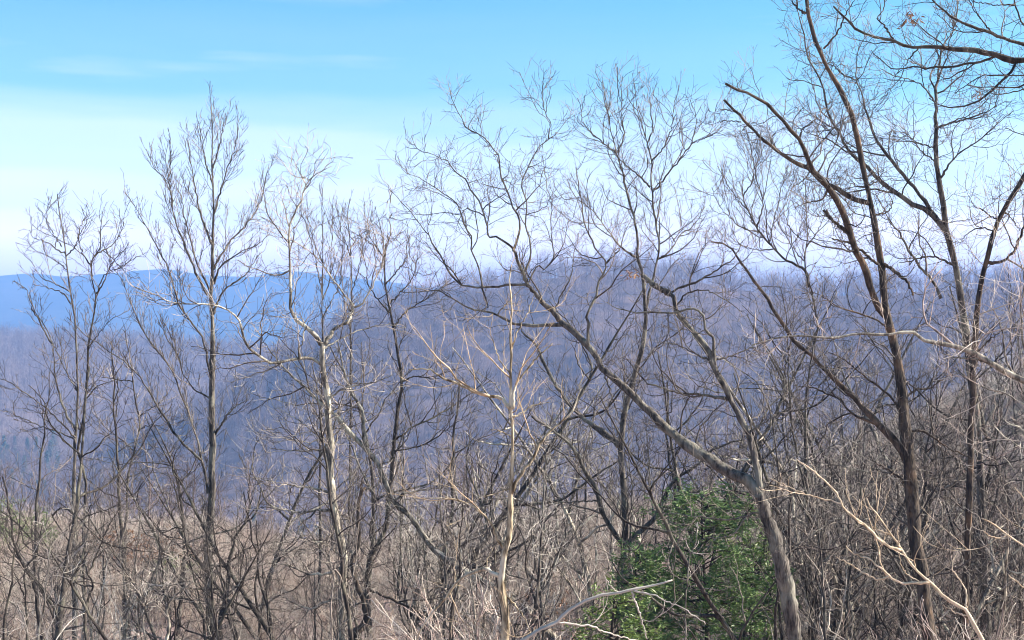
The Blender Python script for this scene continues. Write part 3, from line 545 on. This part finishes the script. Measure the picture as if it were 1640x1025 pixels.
T('twiggy_sapling', 14, M['pale'], M['twig_pale'], 'maple', 'thin pale forked twig standing upright in front of the evergreen bush',
  (3, 1.2, '1098,1040 1098,980 1100,926 1103,905 1105,889 1115,869 1117,836'), [(2, 1, '1106,888 1100,870 1097,858'), (2, 1, '1107,887 1120,880 1126,872'), (2, 1, '1100,930 1080,922 1070,900 1078,872')], .3, .35, depth=.3, three=False)
T('thorny_tangle', 30, M['dark'], M['twig_dark'], 'oak', 'crooked dark brush stems arching over the brown bank at lower left',
  (6, 1.6, '140,1060 137,969 150,939 140,919 135,904 122,879 105,859 88,835 82,822'), [(3.4, 1, '140,920 155,890 165,865 175,840 195,810'), (3.4, 1, '84,826 100,812 120,825 150,855 170,870 215,880 250,885'), (3, 1, '150,939 125,935 105,915 80,900'), (3, 1, '122,879 140,868 155,868')], 1.2, .9, depth=.4)
T('thorny_tangle', 27, M['dark'], M['twig_dark'], 'oak', 'dark brush stem curving up at the very left below the teal hillside pines',
  (5, 1.4, '45,1060 42,990 40,916 52,900 60,886 50,865 38,850 25,836 10,825 -5,815'), [(3, 1, '40,960 25,920 10,900 -10,885'), (3, 1, '60,884 66,850 72,825'), (3, 1, '42,990 25,970 5,960')], 1.2, .9, depth=.4)
T('thorny_tangle', 33, M['dark'], M['twig_dark'], 'oak', 'thin dark stem running up just left of the spire-shaped tree\'s trunk',
  (5, 1.2, '330,1050 327,1009 322,969 310,924 302,894 295,844 285,800 278,770'), [(2.6, 1, '305,905 290,890 270,885 245,895'), (2.6, 1, '312,930 340,910 370,900'), (2.6, 1, '296,848 280,845 262,852 240,850')], 1.2, .9, depth=.4)
T('gnarled_stump', 26, M['pale'], M['twig_pale'], 'oak', 'whitish crooked dead stem on the brown bank, left of the spire-shaped tree',
  (7, 2, '255,1060 268,1020 270,1000 268,975 275,960 290,945 310,932'), [(3.4, 1, '236,1050 230,990 236,960 238,945 250,950 275,938 305,930'), (3, 1, '270,965 262,940 262,915'), (3, 1, '262,1025 230,1012 200,1010 180,1018')], .8, .6, depth=.4)
# ------------------------------------------------------------------ evergreen bushes
def evergreen(px, ytop, d, width, lm, label, n_bough, seed, lsize=.055, per=7.0):
    global rng
    rng = np.random.default_rng(seed); r_ = rng
    top = P(px, ytop, d); gz = g(top[0], d); H = top[2] - gz
    root = empty('evergreen_bush', (top[0], d, gz)); tag(root, label, 'evergreen bush')
    z = np.linspace(-.1, H, 12); st = np.stack([.06 * np.sin(z * 1.3 + seed), .06 * np.cos(z * 1.1 + seed), z], -1)
    ge = Geo(); ge.tubes(st[None], (.07 * (1 - z / H * .85))[None], 8, .05); ge.build('trunk', M['dark'], root)
    u = np.sort(r_.random(n_bough)) ** .9 * .97; zz = u * H
    prof = np.where(u < .35, .75 + .7 * u, np.sqrt(np.clip(1 - (np.maximum(u - .35, 0) / .66) ** 2.2, 0, 1)))
    L = width / 2 * np.maximum(prof, .12) * r_.uniform(.62, 1.12, n_bough); a = np.arange(n_bough) * 2.4 + r_.normal(0, .3, n_bough)
    K = 7; B = np.zeros((n_bough, K, 3)); s = np.linspace(0, 1, K)
    B[:, :, 0] = np.cos(a)[:, None] * L[:, None] * s; B[:, :, 1] = np.sin(a)[:, None] * L[:, None] * s
    B[:, :, 2] = zz[:, None] + L[:, None] * (.38 * s - .30 * s ** 2) * (1 + .8 * u)[:, None] + np.cumsum(r_.normal(0, .02, (n_bough, K)), 1)
    RB = .014 * (1 - .75 * s)[None] * np.ones((n_bough, 1))
    S, RS = spawn(B, RB, 11, .22, 1, .42, 48, .02, .12, 5, .01, .003, tipfade=.5)
    bg_ = Geo(); bg_.tubes(B, RB, 4); bg_.tubes(S, RS, 3); bg_.build('boughs', M['dark'], root)['kind'] = 'stuff'
    lv = Geo()
    for Q, nn in ((S, per), (B[:, 3:], per * .8)):
        q = np.repeat(Q, int(nn), 0); n, k = q.shape[:2]
        f = r_.random(n) ** .8 * (k - 1); i = np.minimum(f.astype(int), k - 2); w = (f - i)[:, None]
        c = q[np.arange(n), i] * (1 - w) + q[np.arange(n), i + 1] * w + r_.normal(0, .035, (n, 3))
        leaves(lv, c, lsize, r_, .55)
    tag(lv.build('foliage', lm, root, False), kind='stuff')
    return root
evergreen(1128, 778, 29, 3.5, M['leaf_blue'], 'big dark green evergreen bush at the forked tree\'s right foot', 120, 5, .060, 16)
evergreen(1022, 868, 28, 1.7, M['leaf_blue'], 'smaller blue-green evergreen bush right below the forked tree\'s V', 70, 6, .055, 15)
evergreen(1203, 858, 31, 2.0, M['leaf_yellow'], 'olive evergreen bush close against the big forked oak\'s trunk', 64, 7, .055, 13)
evergreen(985, 944, 19, 1.5, M['leaf_yellow'], 'bright yellow-green bush low in front, below the slanting pale branch', 66, 8, .045, 16)
for px_, yt_, d_, w_b, sd_, lb_ in ((12, 800, 66, 2.6, 71, 'low dark green bush on the bank at the very left edge'), (62, 812, 70, 2.0, 72, 'low dark green bush on the bank, second from the left edge'), (288, 893, 52, 2.2, 73, 'low green bush in the brush left of the spire-shaped tree\'s foot')):
    evergreen(px_, yt_, d_, w_b, M['leaf_yellow'], lb_, 36, sd_, .07, 8)

# ------------------------------------------------------------------ brush: thin bare saplings and shrubs, each one a thing, copied from a few kinds
def sapling_proto(seed, H, twigm, barkm, style, spread=1.0):
    global rng
    rng = np.random.default_rng(seed)
    K = 22; s = np.linspace(0, 1, K)
    lean = rng.normal(0, .10, 2)
    path = np.stack([lean[0] * H * s + np.cumsum(rng.normal(0, .018 * H / 4, K)), lean[1] * H * s + np.cumsum(rng.normal(0, .018 * H / 4, K)), H * s - .15], -1); path -= path[0] * np.array([1, 1, 0])
    R = (.009 * H) * (1 - .88 * s)
    tk = Geo(); tk.tubes(path[None], R[None], 6, .05)
    A, RA = spawn(path[None], R[None], 30. / H, .12, 1, .32 * H * spread, 48, .10, .20, 10, .0088, .010, tipfade=.65)
    B, RB = spawn(A, RA, 3.2, .15, 1, .75, 42, .10, .18, 6, .0070, .009)
    C, RC = spawn(B, RB, 4.2, .15, 1, .34, 40, .08, .15, 3, .007, .008)
    cr = Geo(); cr.tubes(A, RA, 4); cr.tubes(B, RB, 3); cr.tubes(C, RC, 3)
    a = tk.mesh('trunk'); a.materials.append(barkm); b = cr.mesh('crown'); b.materials.append(twigm)
    return a, b
SAP = [sapling_proto(31, 8.0, M['twig'], M['grey'], 'maple'), sapling_proto(32, 7.0, M['twig_dark'], M['dark'], 'up', .8), sapling_proto(33, 6.0, M['twig'], M['grey'], 'maple', 1.2),
       sapling_proto(34, 7.5, M['twig_pale'], M['pale'], 'maple', 1.0), sapling_proto(35, 5.0, M['twig_tan'], M['twig_tan'], 'bush', 1.2), sapling_proto(36, 9.0, M['twig_dark'], M['dark'], 'maple', .9)]
def crooked_proto(seed, H, twigm, barkm):
    global rng
    rng = np.random.default_rng(seed); K = 26; s = np.linspace(0, 1, K)
    lean = rng.normal(0, .16, 2)
    w = np.cumsum(np.cumsum(rng.normal(0, .010 * H / 4, (K, 2)), 0), 0)
    path = np.concatenate([lean * H * s[:, None] + w, (H * s - .15)[:, None]], 1); path[:, :2] -= path[0, :2]
    R = (.0105 * H) * (1 - .85 * s)
    L0, RL = spawn(path[None], R[None], 11. / H, .15, .9, .42 * H, 50, .07, .20, 16, .013, .014, tipfade=.5)
    A, RA = spawn(np.concatenate([L0]), RL, 2.0, .12, 1, 1.25, 52, .06, .26, 9, .0115, .010, tipfade=.6)
    A2, RA2 = spawn(path[None], R[None], 2.6, .1, 1, 1.1, 52, .06, .26, 9, .0115, .010)
    A = np.concatenate([A, A2]); RA = np.concatenate([RA, RA2])
    B, RB = spawn(A, RA, 4.0, .15, 1, .62, 46, .07, .20, 5, .0085, .0085)
    C, RC = spawn(B, RB, 4.5, .2, 1, .30, 42, .06, .14, 3, .008, .007)
    tk = Geo(); tk.tubes(path[None], (R * (1 + rng.normal(0, .07, K)))[None], 8, .08); tk.tubes(L0, RL, 6, .08)
    cr = Geo(); cr.tubes(A, RA, 4); cr.tubes(B, RB, 3); cr.tubes(C, RC, 3)
    a = tk.mesh('trunk'); a.materials.append(barkm); b = cr.mesh('crown'); b.materials.append(twigm)
    return a, b
SAP += [crooked_proto(91, 8.5, M['twig'], M['grey']), crooked_proto(92, 9.5, M['twig_dark'], M['dark']), crooked_proto(93, 8.0, M['twig'], M['pale']), crooked_proto(94, 9.0, M['twig_pale'], M['grey']), crooked_proto(95, 7.0, M['twig_tan'], M['pale']), crooked_proto(96, 7.5, M['twig_red'], M['ruddy'])]
def place_sapling(k, x, y, sc, rz, label, group):
    root = empty('bare_sapling', (x, y, g(x, y) - .05), rz, sc); tag(root, label, 'sapling', group)
    for nm, me in zip(('trunk', 'crown'), SAP[k]):
        o = bpy.data.objects.new(nm, me); COL.objects.link(o); o.parent = root
        if nm == 'crown': o['kind'] = 'stuff'
def shrub_mesh(seed, H, ns, twigm, leaf=None):
    global rng
    rng = np.random.default_rng(seed); K = 14; s = np.linspace(0, 1, K)
    a = rng.random(ns) * 6.28; out = rng.uniform(.15, .75, ns) * H; h = H * rng.uniform(.6, 1.05, ns)
    S = np.zeros((ns, K, 3)); b0 = rng.normal(0, .12 * H / 2, (ns, 2))
    S[:, :, 0] = b0[:, :1] + np.cos(a)[:, None] * out[:, None] * s ** 1.6; S[:, :, 1] = b0[:, 1:] + np.sin(a)[:, None] * out[:, None] * s ** 1.6
    S[:, :, 2] = h[:, None] * (1.25 * s - .30 * s ** 2.5) - .12
    S += np.cumsum(rng.normal(0, .022 * H / 2, (ns, K, 3)), 1) * np.array([1, 1, .5])
    R = .0062 * h[:, None] * (1 - .8 * s) + .002
    A, RA = spawn(S, R, 4.2, .2, 1, .62 * H / 2, 46, .07, .20, 7, .008, .008)
    B, RB = spawn(A, RA, 6, .15, 1, .32, 45, .06, .20, 4, .008, .007)
    ge = Geo(); ge.tubes(S, R, 5, .05); ge.tubes(A, RA, 4); ge.tubes(B, RB, 3)
    me = ge.mesh('bare_shrub'); me.materials.append(twigm)
    if leaf is not None:
        lv = Geo(); idx = rng.integers(0, len(B), 520); leaves(lv, B[idx, 3] + rng.normal(0, .04, (520, 3)), .055, rng)
        lm = lv.mesh('withered_leaves', False); lm.materials.append(leaf); return me, lm
    return me, None
SHR = [shrub_mesh(41, 2.0, 12, M['twig']), shrub_mesh(42, 1.6, 14, M['twig_tan']), shrub_mesh(43, 2.6, 10, M['twig_dark']), shrub_mesh(44, 2.2, 13, M['twig_pale']),
       shrub_mesh(45, 1.8, 12, M['twig_dark'], M['leaf_brown']), shrub_mesh(46, 2.8, 14, M['twig_tan'])]
def place_shrub(k, x, y, sc, rz, label, group):
    o = bpy.data.objects.new('bare_shrub', SHR[k][0]); COL.objects.link(o); o.location = (x, y, g(x, y) - .05); o.rotation_euler = (0, 0, rz); o.scale = (sc,) * 3
    tag(o, label, 'shrub', group)
    if SHR[k][1] is not None:
        l = bpy.data.objects.new('withered_leaves', SHR[k][1]); COL.objects.link(l); l.parent = o; l['kind'] = 'stuff'
pr = random.Random(5)
MARKS = [(119, 'the leftmost tree'), (338, 'the spire-shaped tree'), (540, 'the mottled oak'), (690, 'the leaning pale trunk'), (812, 'the yellow birch'), (1000, 'the V-forked tree'), (1265, 'the big forked oak'), (1480, 'the ruddy oak'), (1578, 'the upright grey oak')]
LOOK = {'sapling': ['grey', 'slim dark', 'wide grey', 'pale', 'tan bushy', 'tall dark', 'crooked grey', 'crooked dark', 'crooked pale-barked', 'crooked whitish', 'crooked tan', 'reddish-twigged'],
        'shrub': ['grey', 'low tan', 'dark leggy', 'whitish', 'brown-leaved', 'tall tan']}
def whereabouts(px, d):
    x, m_ = min(MARKS, key=lambda q: abs(q[0] - px)); e = px - x
    side = 'right at the foot of' if abs(e) < 18 and d < 45 else ('just left of' if -60 < e < 0 else 'just right of' if 0 <= e < 60 else 'well left of' if e < 0 else 'well right of')
    dep = 'near by,' if d < 31 else 'further back,' if d < 52 else 'far back,'
    return dep + ' ' + side + ' ' + m_
def scatter(n, px0, px1, d0, d1, fn, kinds, s0, s1, note='', note2=''):
    for i in range(n):
        px = px0 + (px1 - px0) * (i + pr.random()) / n
        d = math.sqrt(d0 * d0 + (d1 * d1 - d0 * d0) * pr.random())
        while d < 31 and 925 < px < 1240: px += 290      # the evergreens stand clear here
        k = pr.choice(kinds); what = 'sapling' if fn is place_sapling else 'shrub'
        if what == 'sapling' and k > 5: lab, grp = LOOK[what][k] + ' small oak ' + whereabouts(px, d), 'small crooked oaks in the brush'
        else: lab, grp = LOOK[what][k] + ' bare ' + what + ' ' + whereabouts(px, d), 'bare %ss in the brush' % what
        fn(k, (px - 820) / F * d, d, pr.uniform(s0, s1), pr.uniform(0, 6.28), lab, grp)
scatter(48, -60, 560, 42, 84, place_shrub, [0, 1, 1, 2, 3, 5], .55, 1.05, 'low bare shrub on the brown bank at lower left', 'shrubs on the left bank')
scatter(5, 110, 290, 48, 66, place_shrub, [4], 1.1, 1.6, 'bare shrub with withered brown leaves on the left bank', 'leafy brown shrubs on the left bank')
scatter(40, 560, 1010, 40, 84, place_shrub, [0, 1, 2, 3, 5], .7, 1.3, 'bare shrub in the tangle behind the yellow birch', 'shrubs behind the yellow birch')
scatter(3, 740, 960, 30, 44, place_shrub, [4], 1.0, 1.5, 'bare shrub with withered brown leaves near the yellow birch', 'leafy brown shrubs by the yellow birch')
scatter(40, 1080, 1690, 34, 90, place_shrub, [0, 1, 2, 2, 3, 5], .8, 1.5, 'bare shrub on the right-hand slope behind the oaks', 'shrubs on the right slope')
scatter(14, -40, 700, 24, 36, place_shrub, [0, 2, 3, 1], .8, 1.2, 'near bare shrub along the photograph\'s lower left edge', 'near shrubs at lower left')
scatter(11, 740, 960, 19, 30, place_shrub, [1, 5, 2, 0], .9, 1.4, 'tan bare shrub massed around the yellow birch\'s foot', 'near shrubs by the birch')
scatter(10, 1260, 1680, 22, 32, place_shrub, [2, 0, 2, 5], .8, 1.2, 'near bare shrub below the ruddy oak', 'near shrubs at lower right')
scatter(12, 60, 500, 26, 42, place_sapling, [6, 7, 9], .52, .82, 'small crooked bare oak in the tangle between the left trees', 'small oaks at left')
scatter(14, 560, 1000, 24, 42, place_sapling, [6, 8, 9, 7], .55, .88, 'small crooked bare oak in the tangle near the leaning trunk', 'small oaks in the middle')
scatter(24, 1170, 1690, 27, 46, place_sapling, [7, 6, 8, 7], .70, 1.02, 'small crooked bare oak in the dense tangle among the right-hand oaks', 'small oaks at right')
scatter(22, 1330, 1690, 40, 80, place_sapling, [7, 11, 11, 10], .6, .95, 'small crooked bare oak further up the right-hand slope', 'small oaks up the right slope')
scatter(10, 570, 1160, 40, 58, place_sapling, [6, 7, 8, 7], .95, 1.35, '', '')
scatter(4, -20, 520, 42, 58, place_sapling, [0, 5, 6], .8, 1.15, '', '')
scatter(9, 1200, 1680, 34, 60, place_sapling, [7, 6, 8], 1.0, 1.3, '', '')
scatter(12, -40, 560, 22, 36, place_sapling, [1, 5, 2, 3, 0], .50, .78, 'near crooked sapling in the tangle along the lower left', 'near saplings at lower left')
scatter(13, 580, 980, 17, 33, place_sapling, [0, 3, 1, 5, 4], .50, .80, 'near crooked sapling in the tangle around the yellow birch', 'near saplings around the birch')
scatter(9, 1220, 1690, 26, 34, place_sapling, [1, 5, 0, 2], .55, .90, 'near crooked sapling in the tangle at the lower right', 'near saplings at lower right')
scatter(15, -40, 480, 44, 78, place_sapling, [0, 2, 4, 5], .45, .75, 'thin bare sapling growing on the left bank', 'saplings on the left bank')
scatter(17, 480, 830, 42, 78, place_sapling, [0, 1, 2, 3, 5], .55, .95, 'thin bare sapling in the thicket left of the yellow birch', 'saplings left of the birch')
scatter(26, 830, 1200, 44, 82, place_sapling, [0, 1, 2, 3, 4, 5], .6, 1.0, 'thin bare sapling in the thicket behind the forked tree', 'saplings behind the forked tree')
scatter(16, 1200, 1690, 27, 40, place_sapling, [1, 2, 5, 0], .6, .95, 'dark bare sapling close behind the ruddy oak', 'saplings by the ruddy oak')
scatter(44, 1180, 1700, 36, 105, place_sapling, [0, 1, 2, 3, 4, 5], .65, 1.05, 'thin bare sapling on the right-hand slope among the oaks', 'saplings on the right slope')

# ------------------------------------------------------------------ masses nobody could count: instanced through geometry nodes
def instancer(name, pts_, scale, protos, label, cat, kind='stuff'):
    me = bpy.data.meshes.new(name); me.vertices.add(len(pts_)); me.vertices.foreach_set('co', np.asarray(pts_, np.float32).ravel())
    at = me.attributes.new('tree_scale', 'FLOAT', 'POINT'); at.data.foreach_set('value', np.asarray(scale, np.float32))
    o = bpy.data.objects.new(name, me); COL.objects.link(o); tag(o, label, cat, kind=kind)
    c = bpy.data.collections.new(name + '_kinds')
    for m_ in protos:
        po = bpy.data.objects.new(m_.name, m_); c.objects.link(po)
    t = bpy.data.node_groups.new(name, 'GeometryNodeTree')
    t.interface.new_socket('Geometry', in_out='INPUT', socket_type='NodeSocketGeometry'); t.interface.new_socket('Geometry', in_out='OUTPUT', socket_type='NodeSocketGeometry')
    gi = t.nodes.new('NodeGroupInput'); go = t.nodes.new('NodeGroupOutput')
    iop = t.nodes.new('GeometryNodeInstanceOnPoints'); ci = t.nodes.new('GeometryNodeCollectionInfo')
    ci.inputs['Collection'].default_value = c; ci.inputs['Separate Children'].default_value = True; ci.inputs['Reset Children'].default_value = True
    rv = t.nodes.new('FunctionNodeRandomValue'); rv.data_type = 'FLOAT_VECTOR'; rv.inputs[0].default_value = (-.06, -.06, 0); rv.inputs[1].default_value = (.06, .06, 6.283)
    na = t.nodes.new('GeometryNodeInputNamedAttribute'); na.data_type = 'FLOAT'; na.inputs['Name'].default_value = 'tree_scale'
    t.links.new(gi.outputs[0], iop.inputs['Points']); t.links.new(ci.outputs[0], iop.inputs['Instance']); iop.inputs['Pick Instance'].default_value = True
    t.links.new(rv.outputs[0], iop.inputs['Rotation']); t.links.new(na.outputs[0], iop.inputs['Scale']); t.links.new(iop.outputs[0], go.inputs[0])
    md = o.modifiers.new('scatter', 'NODES'); md.node_group = t
    return o
def far_tree(seed, H, m_):
    global rng
    rng = np.random.default_rng(seed); K = 6; s = np.linspace(0, 1, K)
    path = np.stack([np.cumsum(rng.normal(0, .3, K)), np.cumsum(rng.normal(0, .3, K)), H * s - .5], -1); R = .13 * (1 - .75 * s)
    A, RA = spawn(path[None], R[None], 26. / H, .22, 1, .44 * H, 50, .12, .20, 4, .010, .035, tipfade=.55)
    B, RB = spawn(A, RA, 1.3, .15, 1, 2.2, 44, .10, .18, 3, .012, .032)
    ge = Geo(); ge.tubes(path[None], R[None], 5); ge.tubes(A, RA, 3); ge.tubes(B, RB, 3)
    me = ge.mesh('far_bare_tree'); me.materials.append(m_); return me
FT = [far_tree(51, 13, M['far_bark']), far_tree(52, 11, M['far_bark']), far_tree(53, 15, M['far_bark_brown']), far_tree(54, 12, M['far_bark_brown']), far_tree(55, 10, M['far_bark']), far_tree(56, 16, M['far_bark'])]
fr = np.random.default_rng(77)
def forest_pts(n, d0, d1, half, keep):
    d = np.sqrt(d0 ** 2 + (d1 ** 2 - d0 ** 2) * fr.random(n)); x = (fr.random(n) * 2 - 1) * half * d
    z = height(x, d); k = keep(x, d, z); return np.stack([x, d, z], -1)[k]
ycm_ = lambda x: np.interp(x, CM[:, 0], CM[:, 1])
fp = forest_pts(24000, 330, 1480, .47, lambda x, d, z: d < ycm_(x) + 110)
tag_ = instancer('forest', fp, fr.uniform(.6, 1.0, len(fp)) * fr.choice([1, 1.3, 1.8], len(fp)), FT, 'grey-violet leafless forest covering the rounded hill behind the near trees', 'forest')
fp2 = forest_pts(30000, 780, 1800, .50, lambda x, d, z: (d > ycm_(x) + 110) & (x / d < .05))
instancer('forest', fp2, fr.uniform(.7, 1.5, len(fp2)), FT, 'paler leafless forest on the low far ridge below the blue mountains', 'forest')
fp3 = np.concatenate([forest_pts(2600, 100, 330, .60, lambda x, d, z: x > .10 * d), forest_pts(60, 330, 360, 1.25, lambda x, d, z: x > .45 * d)])
instancer('forest', fp3, fr.uniform(.35, .6, len(fp3)), FT, 'grey bare wood on the rising ground behind the right-hand oaks', 'forest')
fp4 = forest_pts(420, 90, 190, .45, lambda x, d, z: x < -.02 * d)
instancer('forest', fp4, fr.uniform(.28, .6, len(fp4)), FT[2:4] + FT[:1], 'thin grey wood just beyond the brow of the left bank', 'forest')
up_ = forest_pts(6500, 30, 108, .46, lambda x, d, z: np.ones(len(x), bool))
instancer('undergrowth', up_, fr.uniform(.25, .75, len(up_)), [SHR[1][0], SHR[3][0], SHR[5][0]], 'low tangled bare undergrowth covering the brown woodland floor', 'undergrowth')

# far conifers on the slopes
def conifer_mesh(seed, H):
    global rng
    rng = np.random.default_rng(seed); n = 120; u = rng.random(n) ** .8; zz = H * (.12 + .88 * u); L = H * .24 * (1.05 - u); a = rng.random(n) * 6.28
    K = 4; s = np.linspace(0, 1, K); B = np.zeros((n, K, 3)); B[:, :, 0] = np.cos(a)[:, None] * L[:, None] * s; B[:, :, 1] = np.sin(a)[:, None] * L[:, None] * s; B[:, :, 2] = zz[:, None] - L[:, None] * .25 * s ** 2
    q = np.repeat(B, 7, 0); f = rng.random(len(q)) * (K - 1); i = np.minimum(f.astype(int), K - 2); w = (f - i)[:, None]
    c = q[np.arange(len(q)), i] * (1 - w) + q[np.arange(len(q)), i + 1] * w + rng.normal(0, .25, (len(q), 3))
    lv = Geo(); leaves(lv, c, .75, rng, .5); m1 = lv.mesh('crown', False); m1.materials.append(M['needle'])
    tk = Geo(); z = np.linspace(-.5, H * .97, 6); tk.tubes(np.stack([0 * z, 0 * z, z], -1)[None], (.22 * (1 - z / H * .9))[None], 6); m2 = tk.mesh('trunk'); m2.materials.append(M['dark']); return m2, m1
CON = [conifer_mesh(61, 15), conifer_mesh(62, 12)]
def conifers(n, px0, px1, d0, d1, label, group):
    for i in range(n):
        px = px0 + (px1 - px0) * (i + pr.random()) / n; d = pr.uniform(d0, d1); x = (px - 820) / F * d
        r = empty('pine_tree', (x, d, g(x, d)), pr.uniform(0, 6.28), pr.uniform(.9, 1.5)); tag(r, label, 'pine tree', group)
        for nm, me in zip(('trunk', 'crown'), CON[i % 2]):
            o = bpy.data.objects.new(nm, me); COL.objects.link(o); o.parent = r
            if nm == 'crown': o['kind'] = 'stuff'
conifers(26, -40, 95, 900, 1080, 'teal pine in the hazy clump on the hillside at far left', 'pines on the left hillside')
conifers(8, 400, 530, 700, 770, 'hazy pine low on the valley slope behind the mottled oak', 'pines in the valley')
conifers(6, 1130, 1420, 640, 760, 'hazy pine on the valley slope seen between the oaks', 'pines between the oaks')

# dry grass along the crest of the bank
global_n = 7000
gd = np.sqrt(50 ** 2 + (96 ** 2 - 50 ** 2) * fr.random(global_n)); gx = (fr.random(global_n) * .62 - .42) * gd
kp = vnoise(gx, gd, .10, 33) > .1; gx, gd = gx[kp], gd[kp]
gz = height(gx, gd); n = len(gx); hh = fr.uniform(.25, .7, n); an = fr.random(n) * 6.28; w_ = .018
bx = np.stack([np.cos(an), np.sin(an), 0 * an], -1) * w_; base = np.stack([gx, gd, gz - .03], -1)
tip = base + np.stack([fr.normal(0, .16, n), fr.normal(0, .16, n), hh], -1)
gg = Geo(); i = np.arange(n)[:, None] * 3; gg.add(np.stack([base - bx, base + bx, tip], 1).reshape(-1, 3), None, i + [[0, 1, 2]])
tag(gg.build('dry_grass', M['grass'], None, False), 'thin dry tan grass along the top of the bank', 'grass', kind='stuff')

# ------------------------------------------------------------------ the blue air
hz = Geo(); x0, x1, y0, y1, z0, z1 = -5500, 5500, -300, 6200, -185, 195
hz.add([(x0, y0, z0), (x1, y0, z0), (x1, y1, z0), (x0, y1, z0), (x0, y0, z1), (x1, y0, z1), (x1, y1, z1), (x0, y1, z1)],
       [(0, 3, 2, 1), (4, 5, 6, 7), (0, 1, 5, 4), (1, 2, 6, 5), (2, 3, 7, 6), (3, 0, 4, 7)])
hm = bpy.data.materials.new('blue_haze'); hm.use_nodes = True; t = hm.node_tree; t.nodes.clear()
pv = N(t, 'ShaderNodeVolumePrincipled'); pv.inputs['Color'].default_value = (.19, .395, .86, 1); pv.inputs['Density'].default_value = 2.9e-4; pv.inputs['Anisotropy'].default_value = 0.0
ot = N(t, 'ShaderNodeOutputMaterial'); LK(t, pv.outputs[0], ot.inputs['Volume'])
ho = hz.build('haze', hm, None, False); tag(ho, 'thin blue haze filling the air of the valley', 'haze', kind='stuff')
